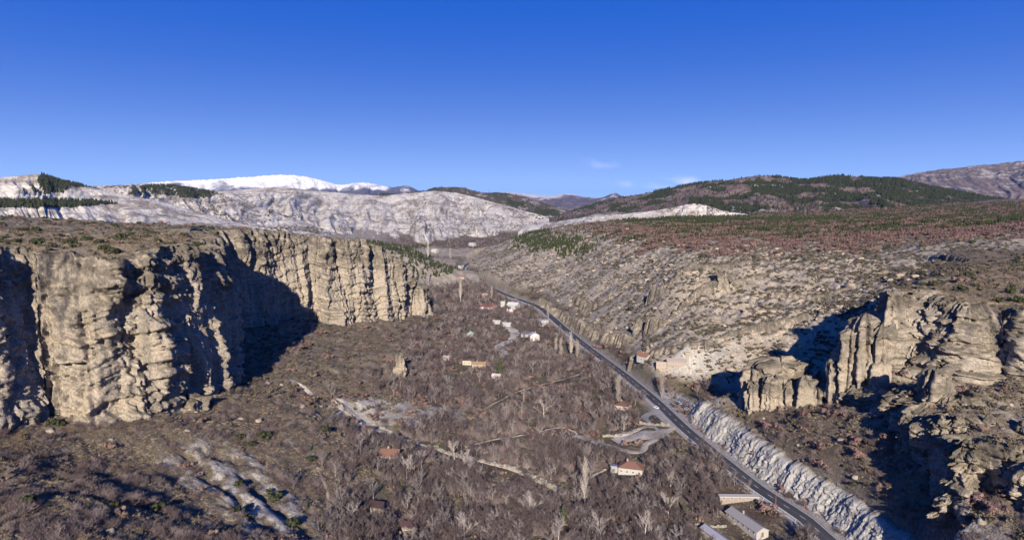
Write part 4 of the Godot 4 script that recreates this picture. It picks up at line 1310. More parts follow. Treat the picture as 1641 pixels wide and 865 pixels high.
func build_plants() -> void:
	var leafy := tinted("plant")
	leafy.backlight_enabled = true
	leafy.backlight = Color(0.2, 0.2, 0.2)
	var wood := tinted("bark")
	# kinds
	var greys := [Color(0.215, 0.19, 0.188), Color(0.145, 0.122, 0.124), Color(0.115, 0.092, 0.091), Color(0.30, 0.272, 0.258)]
	var twig_tones := [Color(0.165, 0.144, 0.147), Color(0.115, 0.096, 0.099), Color(0.094, 0.074, 0.074), Color(0.215, 0.19, 0.186)]
	var tree_kinds: Array = []
	for k in 4:
		tree_kinds.append(bare_tree(30 + k, 7.5 + k * 0.9, 3.0 + 0.35 * k, greys[k], twig_tones[k], 13))
	var shrub_kinds: Array = []
	for k in 3:
		shrub_kinds.append(bare_shrub(60 + k, 2.0 + 0.4 * k, 1.9, [Color(0.15, 0.122, 0.122), Color(0.115, 0.088, 0.085), Color(0.20, 0.165, 0.158)][k], 70))
	var juniper_mesh := leafy_shrub(71, 2.3, 1.5, Color(0.043, 0.05, 0.026), 420, 0.16)
	var russet_mesh := leafy_shrub(72, 2.0, 1.7, Color(0.19, 0.133, 0.11), 360, 0.15)
	var heath_mesh := leafy_shrub(73, 1.5, 1.6, Color(0.115, 0.092, 0.078), 160, 0.2)
	var grass_mesh := tussock(74, Color(0.27, 0.22, 0.15))
	var pine_mesh := far_pine(75, Color(0.034, 0.041, 0.022))

	# ---- woodland on the valley floor
	var spots: Array = []
	var bushes: Array = []
	for k in 78000:
		var d := 200.0 * pow(12.0, rng.randf()) if k % 2 else 250.0 + 900.0 * rng.randf()
		if k % 5 == 0:
			d = 1000.0 + 1600.0 * rng.randf()
		var x := rng.randf_range(-0.35, 0.46 if d < 1000.0 else 0.1) * d
		var z := -d
		var over := low.at(x, z) - floor_height(z)
		if over > 15.0 or x > 150.0:
			continue
		var r := road_at(x, z)
		var thick := 0.95 - smoothstep(3.0, 15.0, over) * 0.85
		thick *= smoothstep(-0.2, 0.04, scrub(x * 0.8, z * 0.8)) * 0.92 + 0.08
		if d < 330.0 and x < -40.0:
			thick *= 0.9
		if r.x < 40.0 and x > road_x(z) and d < 1500.0:
			thick *= 0.12
		thick *= 1.0 - 0.93 * smoothstep(0.25, 0.6, chalk_mound(x, d))
		if rng.randf() > thick or not open_view(x, z, 1.5, 12.0 if d < 620.0 else 6.0):
			continue
		var p := on_ground(x, z, -0.1)
		var kind := rng.randi() % 10
		if kind < 5:
			spots.append([d, p, [0, 0, 1, 1, 1, 1, 2, 2, 2, 2, 2, 3][rng.randi() % 12], rng.randf_range(0.6, 1.15)])
		else:
			bushes.append([d, p, rng.randi() % 3, rng.randf_range(0.9, 2.2)])
	# ---- shrubs on the slopes
	for k in 30000:
		var d := 150.0 * pow(5.0, rng.randf())
		var x := rng.randf_range(-0.8, 0.85) * d
		var z := -d
		var over := low.at(x, z) - floor_height(z)
		if over < 8.0 or (x > -60.0 and d > 480.0) or (x > 0.0 and x < 110.0):
			continue
		var t := scrub(x * 1.3, z * 1.3)
		var p2 := Vector2(x, z)
		if inside(left_area, p2) or inside(ledge_area, p2):
			continue
		if rng.randf() > (smoothstep(-0.1, 0.25, t) * 0.95 + 0.03) * (1.0 - 0.9 * maxf(chalk_ribs(x, d), smoothstep(0.2, 0.5, chalk_mound(x, d)))) or not clear_of(x, z, 1.0):
			continue
		bushes.append([d, on_ground(x, z, -0.1), [0, 0, 1, 1, 1, 2][rng.randi() % 6], rng.randf_range(0.5, 1.0) * (1.0 + 0.9 * smoothstep(0.0, 0.3, t))])
	spots.sort_custom(func(a: Array, b: Array) -> bool: return a[0] < b[0])
	bushes.sort_custom(func(a: Array, b: Array) -> bool: return a[0] < b[0])
	var made: Array = [null, null, null, null]
	var crowd: Array = [[], [], [], []]
	var tone: Array = [[], [], [], []]
	var singles := 0
	for s in spots:
		var k: int = s[2]
		if singles < 290 and seen(s[1]):
			singles += 1
			var words := ["tall pale grey leafless tree ", "grey brown leafless tree ", "dark brown leafless tree ", "large whitish leafless tree "][k] as String
			var label: String = words + beside(s[1])
			if made[k] == null:
				var o := thing("bare_tree", label, "tree", s[1], rng.randf() * TAU, label)
				obj("trunk", tree_kinds[k][0].mesh(), wood, o)
				obj("crown", tree_kinds[k][1].mesh(), wood, o)
				o.scale = Vector3.ONE * s[3]
				made[k] = o
			else:
				dup(made[k], s[1], rng.randf() * TAU, s[3], label, label)
		else:
			crowd[k].append(stand(s[1], s[3]))
			tone[k].append(Color.WHITE * rng.randf_range(0.8, 1.15))
	for k in 4:
		mass("woodland", "mass of leafless grey brown trees filling the valley floor", joined_mesh(tree_kinds[k]), wood, crowd[k], tone[k])
	var first: Array = [null, null, null]
	var thicket: Array = [[], [], []]
	var thicket_tone: Array = [[], [], []]
	singles = 0
	for s in bushes:
		var k: int = s[2]
		if singles < 280 and seen(s[1]) and s[3] > 0.8:
			singles += 1
			var label: String = (["grey leafless shrub ", "dark brown leafless shrub ", "pale grey leafless shrub "][k] as String) + beside(s[1])
			label = ("large " if s[3] > 1.5 else ("middling " if s[3] > 1.1 else "small ")) + label
			if first[k] == null:
				var o := obj("bare_shrub", shrub_kinds[k], wood)
				tag(o, label, "shrub", label)
				o.transform = stand(s[1], s[3])
				first[k] = o
			else:
				dup(first[k], s[1], rng.randf() * TAU, s[3], label, label)
		else:
			thicket[k].append(stand(s[1], s[3]))
			thicket_tone[k].append(Color.WHITE * rng.randf_range(0.8, 1.2))
	for k in 3:
		mass("thicket", "leafless brown brush covering the valley sides", shrub_kinds[k], wood, thicket[k], thicket_tone[k])

	# ---- dry grass
	var at: Array = []
	var ct: Array = []
	for k in 60000:
		var d := 150.0 * pow(3.4, rng.randf())
		var x := rng.randf_range(-0.78, 0.8) * d
		var z := -d
		var h := ground(x, z)
		var over := h - floor_height(z)
		if over < 5.0 and rng.randf() > 0.25:
			continue
		if rng.randf() < maxf(chalk_ribs(x, d), chalk_mound(x, d)) * 0.9:
			continue
		if not seen(Vector3(x, h, z)) or road_at(x, z).x < 9.0:
			continue
		var t := rng.randf_range(0.8, 2.0)
		at.append(stand(Vector3(x, h, z), t))
		ct.append(Color(1, 1, 1).lerp(Color(0.55, 0.5, 0.48), clampf(scrub(x, z) * 1.5 + rng.randf() * 0.6, 0.0, 1.0)))
	mass("dry_grass", "dry tan grass tufts over the slopes and plateaus", grass_mesh, leafy, at, ct, "grass")

	# ---- green junipers and russet oaks, one by one where they show, on the plateaus and the spur
	var green0: Node3D = null
	var russet0: Node3D = null
	var greens := 0
	var russets := 0
	var far_green: Array = []
	var far_russet: Array = []
	var far_heath: Array = []
	var tg: Array = []
	var tr: Array = []
	var th: Array = []
	for k in 170000:
		var d := 180.0 * pow(12.5, pow(rng.randf(), 0.7))
		var x := rng.randf_range(-0.8, 0.86) * d
		var z := -d
		var over := low.at(x, z) - floor_height(z)
		var p2 := Vector2(x, z)
		var on_left := x < -60.0 and inside(left_area, p2)
		var on_right := x > 120.0 and inside(right_area, p2)
		var a := patch.get_noise_2d(x, d)
		var roll := rng.randf()
		var what := ""
		if on_left:
			if near_line(left_path, p2) < 7.0 or d > 1050.0:
				continue
			what = "green" if roll < 0.014 + 0.03 * smoothstep(0.0, 0.3, scrub(x, z)) else ("heath" if roll < 0.12 else ("russet" if roll < 0.124 else ""))
		elif on_right and d < 640.0:
			if near_line(right_path, p2) < 10.0:
				continue
			what = "green" if roll < 0.02 else ("russet" if roll < 0.024 else ("heath" if roll < 0.12 else ""))
		elif x > road_x(z) + 14.0 and d > 470.0 and over > (14.0 if x > 40.0 else 6.0):
			var high := smoothstep(76.0, 94.0, over + a * 26.0) * smoothstep(700.0, 950.0, d)
			var band := smoothstep(0.10, 0.15, patch.get_noise_2d(x * 0.45 + 200.0, d * 1.5)) * smoothstep(880.0, 1000.0, d)
			band = maxf(band, smoothstep(0.35, 0.6, exp(-(((x - 500.0) / 290.0) ** 4) - ((d - 1560.0 + a * 150.0) / 125.0) ** 2)))
			var brow := smoothstep(46.0, 54.0, over + a * 10.0) * (1.0 - smoothstep(66.0, 74.0, over + a * 10.0)) * smoothstep(1050.0, 1150.0, d) * (1.0 - smoothstep(340.0, 420.0, x))
			if rng.randf() < brow:
				what = "pine"
			elif roll < high:
				what = "pine" if rng.randf() < band else ("russet" if rng.randf() < smoothstep(-0.12, 0.12, a + b_of(x * 0.5, d * 0.5)) else ("heath" if rng.randf() < 0.4 else ""))
			else:
				what = "heath" if rng.randf() < 0.12 + 1.1 * smoothstep(0.0, 0.3, mid.get_noise_2d(x * 0.55, d * 0.55) + b_of(x, d) * 0.5) else ("green" if rng.randf() < 0.015 else "")
		elif d > 1000.0 and over > 22.0 and x > -260.0 and x < road_x(z) - 30.0:
			what = "pine" if roll < 0.5 else "heath"
		elif x < -55.0 and d >= 420.0 and d < 790.0 and over > 7.0:
			what = "heath" if roll < 0.08 + 0.6 * smoothstep(0.0, 0.3, scrub(x * 2.0, z * 2.0)) else ("russet" if roll > 0.99 else "")
		elif x < -40.0 and d < 420.0 and over > 10.0:
			what = "green" if roll < 0.006 else ("russet" if roll < 0.012 else "")
		elif x > 130.0 and d < 460.0 and over > 16.0:
			what = "russet" if roll < 0.025 * smoothstep(-0.2, 0.3, a + 0.2) else ("heath" if roll < 0.12 else "")
		elif over < 10.0 and roll < 0.03:
			what = "russet"
		if what == "" or not clear_of(x, z, 1.0):
			continue
		var p := on_ground(x, z, -0.1)
		if not seen(p):
			continue
		var size := rng.randf_range(0.7, 1.8) * (1.35 if what == "green" else 1.0)
		if (what == "green" and greens >= 240) or (what == "green" and d >= 900.0):
			continue
		if what == "russet" and d < 420.0 and x < 100.0 and russets >= 240:
			continue
		if what == "green":
			greens += 1
			var label := ("large" if size > 1.4 else ("small" if size < 1.0 else "middling")) + " dark green juniper bush " + beside(p)
			if green0 == null:
				var o := obj("juniper_bush", juniper_mesh, leafy)
				tag(o, label, "bush", label)
				o.transform = stand(p, size)
				green0 = o
			else:
				dup(green0, p, rng.randf() * TAU, size, label, label)
		elif what == "russet" and d < 520.0 and russets < 240:
			russets += 1
			var label := ("large" if size > 1.4 else ("small" if size < 1.0 else "middling")) + " russet brown oak bush " + beside(p)
			if russet0 == null:
				var o := obj("oak_bush", russet_mesh, leafy)
				tag(o, label, "bush", label)
				o.transform = stand(p, size)
				russet0 = o
			else:
				dup(russet0, p, rng.randf() * TAU, size, label, label)
		elif what == "russet":
			far_russet.append(stand(p, size * 1.7, 0.75))
			tr.append(Color(0.85, 0.8, 0.85) * rng.randf_range(0.7, 1.2))
		elif what == "heath":
			far_heath.append(stand(p, size * (0.8 if d < 900.0 else 0.95)))
			th.append(Color.WHITE.lerp(Color(0.75, 0.95, 0.7), rng.randf() * 0.8) * rng.randf_range(0.7, 1.25))
		else:
			far_green.append(stand(p, rng.randf_range(0.5, 0.95)))
			tg.append(Color(1.0, 1.05, 0.8) * rng.randf_range(0.8, 1.3))
	# scattered brush all over the stony hill, in clumps
	for k in 60000:
		var d := 480.0 + 1100.0 * rng.randf()
		var x := rng.randf_range(-0.06, 0.76) * d
		var clump := mid.get_noise_2d(x * 0.7 + 33.0, d * 0.7) + 0.5 * patch.get_noise_2d(x * 1.4, d * 1.4)
		if rng.randf() > 0.06 + 0.9 * smoothstep(-0.05, 0.3, clump):
			continue
		var over := low.at(x, -d) - floor_height(-d)
		if over < 6.0 or over > 90.0 or x < road_x(-d) + 12.0:
			continue
		far_heath.append(stand(on_ground(x, -d, -0.1), rng.randf_range(0.5, 1.2)))
		th.append(Color.WHITE.lerp(Color(0.7, 0.85, 0.6), rng.randf()) * rng.randf_range(0.6, 1.15))
	# brush on the cliffs' ledges and rims
	for arr in ledges:
		var pts: PackedVector3Array = arr[Mesh.ARRAY_VERTEX]
		var ups: PackedVector3Array = arr[Mesh.ARRAY_NORMAL]
		for k in pts.size() / 16:
			var q := rng.randi() % pts.size()
			if ups[q].y > 0.62 and seen(pts[q]) and rng.randf() < smoothstep(-0.2, 0.25, mid.get_noise_2d(pts[q].x, pts[q].z)):
				far_heath.append(stand(pts[q], rng.randf_range(0.3, 1.0)))
				th.append(Color(0.95, 1.0, 0.75) * rng.randf_range(0.7, 1.3))
	# dark specks of brush on the white badlands
	for called in ["white_badlands", "badland_ridge", "chalk_slope"]:
		var arr: Array = hills[called][0]
		var wide: int = hills[called][1]
		var pts: PackedVector3Array = arr[Mesh.ARRAY_VERTEX]
		for k in (900 if called == "chalk_slope" else 9000):
			var q := rng.randi() % (pts.size() * 3 / 4 - wide - 1)
			if q % wide == wide - 1:
				continue
			var p := pts[q] + (pts[q + 1] - pts[q]) * rng.randf() + (pts[q + wide] - pts[q]) * rng.randf()
			if rng.randf() > smoothstep(-0.1, 0.35, mid.get_noise_2d(p.x * 0.16, p.z * 0.16)):
				continue
			far_heath.append(stand(p, rng.randf_range(0.8, 2.4)))
			th.append(Color(0.9, 0.95, 0.85) * rng.randf_range(0.6, 1.1))
	mass("oak_scrub", "russet oak scrub over the plateau on the right", russet_mesh, leafy, far_russet, tr)
	mass("heath", "low brown heath scattered over the plateaus", heath_mesh, leafy, far_heath, th)
	mass("pine_plantation", "young green pines in bands across the plateau", pine_mesh, leafy, far_green, tg)

	# ---- forests on the far hills, rooted on their surfaces
	for called in ["pine_mountain", "wooded_hill", "badland_ridge", "badland_hill"]:
		var a: Array = hills[called][0]
		var nu: int = hills[called][1]
		var vs: PackedVector3Array = a[Mesh.ARRAY_VERTEX]
		var cs: PackedColorArray = a[Mesh.ARRAY_COLOR]
		var fp: Array = []
		var ft: Array = []
		var tries := 60000 if called == "pine_mountain" else 30000
		for k in tries:
			var q := rng.randi() % (vs.size() - nu - 1)
			if q % nu == nu - 1:
				continue
			var p := vs[q] + (vs[q + 1] - vs[q]) * rng.randf() + (vs[q + nu] - vs[q]) * rng.randf()
			if called.begins_with("badland"):
				var w := woods(called, p)
				if rng.randf() > w:
					continue
			elif cs[q].r > cs[q].g or cs[q].r > 0.2:
				if rng.randf() > 0.05:
					continue
			fp.append(stand(p - Vector3(0, 0.6, 0), rng.randf_range(0.7, 1.35)))
			ft.append(Color.WHITE * rng.randf_range(0.75, 1.15))
		mass("pine_forest", {"pine_mountain": "dark pine forest covering the mountain on the right", "wooded_hill": "dark pine forest on the hill in the middle of the skyline", "badland_ridge": "dark pine plantations on the white ridge", "badland_hill": "dark pines along the shoulder of the pale hill"}[called], pine_mesh, leafy, fp, ft)


func b_of(x: float, d: float) -> float:
	return patch.get_noise_2d(x * 4.0 + 50.0, d * 4.0) * 0.9


func road_x(z: float) -> float:
	for i in road_line.size() - 1:
		if z <= road_line[i].z and z > road_line[i + 1].z:
			return lerpf(road_line[i].x, road_line[i + 1].x, (z - road_line[i].z) / (road_line[i + 1].z - road_line[i].z))
	return 140.0


# Where the pine plantations stand on the pale hills: long patches along the contour.
func woods(called: String, p: Vector3) -> float:
	var n := mid.get_noise_2d(p.x * 0.22, p.z * 0.22) * 0.5
	if called == "badland_ridge":
		var a := exp(-(((p.x + 1240.0 + n * 60.0) / 190.0) ** 2) - ((p.y - 181.0 + (p.x + 1240.0) * 0.12 + n * 14.0) / 18.0) ** 2)
		var b := exp(-(((p.x + 810.0) / 120.0) ** 2) - ((p.y - 121.0 + (p.x + 810.0) * 0.28 + n * 9.0) / 12.0) ** 2)
		return smoothstep(0.4, 0.6, a) + smoothstep(0.4, 0.6, b)
	var c := exp(-(((p.x + 1275.0) / 95.0) ** 2) - ((p.y - 199.0 + (p.x + 1275.0) * 0.37 + n * 9.0) / 16.0) ** 2)
	var e := exp(-(((p.x + 1200.0) / 190.0) ** 2) - ((p.y - 139.0 + n * 9.0) / 10.0) ** 2)
	return smoothstep(0.4, 0.6, c) + smoothstep(0.35, 0.55, e)


# ------------------------------------------------------------------ solids

class Solid:
	var st := SurfaceTool.new()
	var tint := Color.WHITE

	func _init(c := Color.WHITE) -> void:
		st.begin(Mesh.PRIMITIVE_TRIANGLES)
		st.set_smooth_group(-1)
		tint = c

	func quad(a: Vector3, b: Vector3, c: Vector3, d: Vector3) -> void:
		# seen from the front a, b, c, d run counter-clockwise
		for p in [a, c, b, a, d, c]:
			st.set_color(tint)
			st.add_vertex(p)

	func box(lo: Vector3, hi: Vector3) -> void:
		var a := Vector3(lo.x, lo.y, hi.z)
		var b := Vector3(hi.x, lo.y, hi.z)
		var c := Vector3(hi.x, lo.y, lo.z)
		var d := lo
		var up := Vector3(0, hi.y - lo.y, 0)
		quad(a, b, b + up, a + up)
		quad(b, c, c + up, b + up)
		quad(c, d, d + up, c + up)
		quad(d, a, a + up, d + up)
		quad(a + up, b + up, c + up, d + up)
		quad(d, c, b, a)

	func bar(a: Vector3, b: Vector3, w: float, h: float) -> void:
		var f := (b - a).normalized()
		var s := f.cross(Vector3.UP if absf(f.y) < 0.9 else Vector3.RIGHT).normalized() * w * 0.5
		var u := s.cross(f).normalized() * h * 0.5
		quad(a - s - u, a + s - u, a + s + u, a - s + u)
		quad(b + s - u, b - s - u, b - s + u, b + s + u)
		quad(a + s - u, b + s - u, b + s + u, a + s + u)
		quad(b - s - u, a - s - u, a - s + u, b - s + u)
		quad(a - s + u, a + s + u, b + s + u, b - s + u)
		quad(b - s - u, b + s - u, a + s - u, a - s - u)

	# a slab of the thickness given under the quad a, b, c, d (counter-clockwise from above)
	func slab(a: Vector3, b: Vector3, c: Vector3, d: Vector3, thick: float) -> void:
		var k := Vector3(0, -thick, 0)
		quad(a, b, c, d)
		quad(d + k, c + k, b + k, a + k)
		quad(a + k, b + k, b, a)
		quad(b + k, c + k, c, b)
		quad(c + k, d + k, d, c)
		quad(d + k, a + k, a, d)

	func mesh() -> ArrayMesh:
		st.generate_normals()
		return st.commit()


# A band laid along a line on the ground, rounded over, with ragged edges.
func band(line: PackedVector3Array, half: float, across: int, lift: Callable, ragged: float, paint: Callable) -> ArrayMesh:
	var n := line.size()
	var place := func(i: int, j: int) -> Vector3:
		var way := line[mini(j + 1, n - 1)] - line[maxi(j - 1, 0)]
		var side := Vector3(-way.z, 0, way.x).normalized()
		var k := float(i) / (across - 1) * 2.0 - 1.0
		var w := half * (1.0 + ragged * mid.get_noise_2d(line[j].x * 2.0 + i * 9.0, line[j].z * 2.0))
		var p := line[j] + side * k * w
		p.y = lift.call(p, k, line[j].y)
		return p
	return sheet(across, n, place, paint)


func draped(points: Array, spacing: float) -> PackedVector3Array:
	var c := Curve3D.new()
	var k := points.size()
	for i in k:
		var t: Vector3 = (points[mini(i + 1, k - 1)] - points[maxi(i - 1, 0)]) / 6.0
		c.add_point(points[i], -t, t)
	c.bake_interval = 1.0
	var out := PackedVector3Array()
	for i in int(c.get_baked_length() / spacing) + 1:
		var p := c.sample_baked(i * spacing)
		out.append(on_ground(p.x, p.z))
	return out


var track_plans: Array = []        # [name, label, points, half width, colour]

func plots() -> void:
	var chalk := Color(0.72, 0.65, 0.55)
	var sand := Color(0.56, 0.46, 0.35)
	track_plans = [
		["dirt_track", "pale dirt track curving through the trees in the middle of the valley", [Vector3(-20.2, 1.4, -478.9), Vector3(-9.5, 1.6, -501.4), Vector3(4.6, 1.8, -527.6), Vector3(25.0, 2.0, -547.3), Vector3(43.8, 2.1, -562.5), Vector3(58.1, 2.2, -576.5), Vector3(64.0, 2.4, -597.7)], 1.2, sand],
		["farm_track", "winding sandy yard track in front of the grey house", [Vector3(-6.3, 4.1, -807.1), Vector3(2.5, 3.8, -780.3), Vector3(1.0, 3.6, -748.3), Vector3(-8.3, 3.4, -725.2), Vector3(-14.6, 3.3, -706.4), Vector3(-9.1, 3.1, -682.8), Vector3(-3.3, 2.9, -658.1)], 5.0, chalk],
		["footpath", "narrow light path between the bare trees", [Vector3(-28.6, 0.9, -406.9), Vector3(-19.5, 0.9, -415.4), Vector3(-8.1, 1.0, -423.2), Vector3(12.7, 1.1, -433.5), Vector3(31.2, 1.2, -445.6), Vector3(40.5, 1.1, -438.3), Vector3(41.9, 1.0, -427.7)], 0.9, chalk],
		["gravel_track", "wide white gravel track leading up to the road", [Vector3(40.5, 1.0, -430.0), Vector3(49.2, 1.0, -422.0), Vector3(59.7, 0.9, -410.1), Vector3(73.9, 0.8, -395.7), Vector3(83.1, 0.9, -406.9), Vector3(101.0, 1.0, -422.0)], 2.6, chalk],
		["gravel_terrace", "pale stony terrace between the two gravel tracks", [Vector3(63.9, 0.9, -417.6), Vector3(74.1, 1.0, -420.9), Vector3(85.9, 1.0, -420.9), Vector3(97.6, 0.9, -417.6)], 6.5, chalk],
		["gravel_track", "upper white gravel track along the stone terrace wall", [Vector3(57.4, 1.0, -427.7), Vector3(72.7, 1.0, -428.8), Vector3(84.8, 1.1, -435.9), Vector3(92.4, 1.1, -433.5)], 2.4, chalk],
		["trail", "thin dirt trail down the end of the spur", [Vector3(-98.4, 0.3, -338.0), Vector3(-92.8, 0.2, -328.0), Vector3(-87.2, 0.1, -316.0), Vector3(-81.6, -0.1, -292.7)], 0.9, sand],
		["trail", "light gravel strip along the foot of the left cliff", [Vector3(-239.5, 49.2, -300.0), Vector3(-233.5, 48.9, -307.0), Vector3(-227.5, 46.7, -323.0), Vector3(-215.0, 45.5, -339.0)], 2.2, chalk],
		["trail", "pale eroded track down the gully below the mound", [Vector3(-154.1, 21.4, -477.0), Vector3(-128.3, 11.9, -462.0), Vector3(-96.8, 4.2, -434.0), Vector3(-70.2, 1.4, -418.4), Vector3(-50.0, 0.8, -405.9)], 1.7, chalk],
		["trail", "thin tan trail across the brown slope above the road", [Vector3(153.9, 29.0, -289.0), Vector3(157.2, 27.0, -266.0), Vector3(160.7, 24.0, -253.6)], 0.7, Color(0.42, 0.33, 0.22)],
	]
	for t in track_plans:
		var c := Curve3D.new()
		for p in t[2]:
			c.add_point(p)
		var line := PackedVector2Array()
		for p in t[2]:
			line.append(Vector2(p.x, p.z))
		tracks.append([line, t[3]])


func build_road() -> void:
	var asphalt := land_material(0.5, 0.5, 1.0, "asphalt")
	var gravel := land_material(0.3, 0.3, 6.0, "gravel")
	var c := Curve3D.new()
	for p in road_line:
		c.add_point(p)
	var line := PackedVector3Array()
	for i in int(c.get_baked_length() / 4.0):
		line.append(c.sample_baked(i * 4.0))
	var dark := func(p: Vector3, _n: Vector3, i: int, _j: int) -> Color:
		# two darker wheel lanes, a little worn
		return Color(0.105, 0.105, 0.112) * (1.0 + 0.25 * mid.get_noise_2d(p.x * 2.0, p.z * 0.4)) * (1.25 if i == 3 else 1.0)
	var camber := func(_p: Vector3, k: float, y: float) -> float: return y - absf(k) * 0.08
	structure("road", band(line, 4.5, 7, camber, 0.0, dark), asphalt, "dark two lane asphalt road running up the valley")
	# gravel bed with sloping sides
	var stony := func(p: Vector3, _n: Vector3, _i: int, _j: int) -> Color:
		return Color(0.58, 0.555, 0.52) * (1.0 + 0.3 * fine.get_noise_2d(p.x, p.z))
	var side := func(p: Vector3, k: float, y: float) -> float: return y - 0.13 - smoothstep(0.62, 1.0, absf(k)) * 2.2
	structure("road_shoulder", band(line, 8.6, 11, side, 0.04, stony), gravel, "light gravel shoulder on both sides of the road")
	# markings
	var paint := plain(Color(0.62, 0.62, 0.60), 0.8, "road paint")
	var white := func(_p: Vector3, _n: Vector3, _i: int, _j: int) -> Color: return Color.WHITE
	for s in [-1.0, 1.0]:
		var edge := PackedVector3Array()
		for i in line.size():
			var way := line[mini(i + 1, line.size() - 1)] - line[maxi(i - 1, 0)]
			edge.append(line[i] + Vector3(-way.z, 0, way.x).normalized() * s * 4.0 + Vector3(0, 0.012 - 0.071, 0))
		structure("road_marking", band(edge, 0.13, 2, func(_p: Vector3, _k: float, y: float) -> float: return y, 0.0, white), paint, "white edge line of the road")
	var dashes := Solid.new()
	for i in range(0, 130, 3):
		var a := line[i]
		var b := line[i + 1]
		var w := (b - a).normalized()
		var s := Vector3(-w.z, 0, w.x) * 0.09
		var up := Vector3(0, 0.012, 0)
		dashes.quad(a - s + up, a + s + up, b + s + up, b - s + up)
	structure("road_marking", dashes.mesh(), paint, "broken white centre line of the road")
	# guard rail on the valley side, nearest stretch
	var steel := plain(Color(0.5, 0.5, 0.52), 0.5, "galvanised steel")
	var rail := thing("guard_rail", "low grey steel guard rail along the valley edge of the road", "guard rail")
	var beam := Solid.new()
	var last := Vector3.ZERO
	for i in range(12, 62):
		var way := (line[i + 1] - line[i]).normalized()
		var p := line[i] + Vector3(way.z, 0, -way.x) * 5.4 + Vector3(0, 0.62, 0)
		if last != Vector3.ZERO:
			beam.bar(last, p, 0.09, 0.34)
		last = p
		if i % 2 == 0:
			var post := Solid.new()
			post.box(Vector3(-0.06, -0.95, -0.06), Vector3(0.06, 0.2, 0.06))
			obj("post", post.mesh(), steel, rail).position = p + Vector3(0, 0, 0.0) + Vector3(way.z, 0, -way.x) * 0.11
	obj("beam", beam.mesh(), steel, rail)
	# lamp posts
	var rust := plain(Color(0.20, 0.10, 0.085), 0.7, "rust red paint")
	var first: Node3D = null
	var where := [[Vector3(126.5, 0.2, -322.6), "rust red lamp post at the road edge below the chalk bank, nearest one"], [Vector3(132.5, 0.1, -318.6), "rust red lamp post standing by the guard rail"], [Vector3(111.1, 1.0, -431.2), "rust red lamp post beside the gravel track junction"], [Vector3(119.1, 0.5, -368.1), "rust red lamp post half way along the chalk cutting"]]
	for w in where:
		var x: float = w[0].x
		var z: float = w[0].z
		var side_ := 1.0 if first == null else (-1.0 if first.get_meta("flip", 0) == 0 else 1.0)
		var p := Vector3(road_x(z) - 5.6 * side_, road_at(x, z).y - 0.3, z)
		if first == null:
			first = thing("lamp_post", w[1], "lamp post", p, 0.0, "lamp posts along the road")
			var g := Growth.new(3)
			g.limb(Vector3.ZERO, Vector3(0, 8.2, 0), 0.16, 0.1, 6, Color.WHITE)
			obj("pole", g.mesh(), rust, first)
			var a := Solid.new()
			a.bar(Vector3(0, 8.1, 0), Vector3(1.5, 8.5, 0), 0.09, 0.09)
			obj("arm", a.mesh(), rust, first)
			var h := Solid.new()
			h.box(Vector3(1.4, 8.38, -0.16), Vector3(2.1, 8.56, 0.16))
			obj("lamp_head", h.mesh(), plain(Color(0.45, 0.45, 0.45), 0.5, "lamp housing"), first)
		else:
			dup(first, p, 0.0, 1.0, w[1], "lamp posts along the road")
	# tracks
	var dirt := land_material(0.25, 0.25, 8.0, "dirt")
	for t in track_plans:
		var l := draped(t[2], 1.6)
		var tone: Color = t[4]
		var lay := func(p: Vector3, k: float, _y: float) -> float: return ground(p.x, p.z) + 0.42 - absf(k) * 0.3
		var shade := func(p: Vector3, _n: Vector3, _i: int, _j: int) -> Color: return tone.lerp(Color(0.2, 0.16, 0.12), clampf(mid.get_noise_2d(p.x * 1.2, p.z * 1.2) * 1.4, 0.0, 0.6)) * (1.0 + 0.45 * fine.get_noise_2d(p.x * 1.5, p.z * 1.5))
		structure(t[0], band(l, t[3], 5, lay, 0.5, shade), dirt, t[1])
	# gravel lot beside the road
	var lot := func(i: int, j: int) -> Vector3:
		var d := 392.0 + j * 2.0
		var a := road_x(-d) - 5.5
		var wide := 15.0 * smoothstep(0.0, 12.0, j) * smoothstep(45.0, 34.0, j) + 1.0
		var x := a - wide * i / 9.0 * (1.0 + 0.15 * mid.get_noise_2d(d * 2.0, 3.0))
		var k := i / 9.0
		return Vector3(x, lerpf(road_at(a, -d).y - 0.35, ground(x, -d) + 0.25, smoothstep(0.2, 1.0, k)) , -d)
	var lot_tone := func(p: Vector3, _n: Vector3, _i: int, _j: int) -> Color: return Color(0.52, 0.50, 0.46) * (1.0 + 0.25 * fine.get_noise_2d(p.x, p.z))
	structure("gravel_lot", sheet(10, 46, lot, lot_tone), gravel, "white gravel lay-by beside the road")
	for z in [-480.0, -462.0, -445.0, -428.0, -411.0]:
		keep_clear.append([Vector2(road_x(z) - 13.0, z), 12.0])


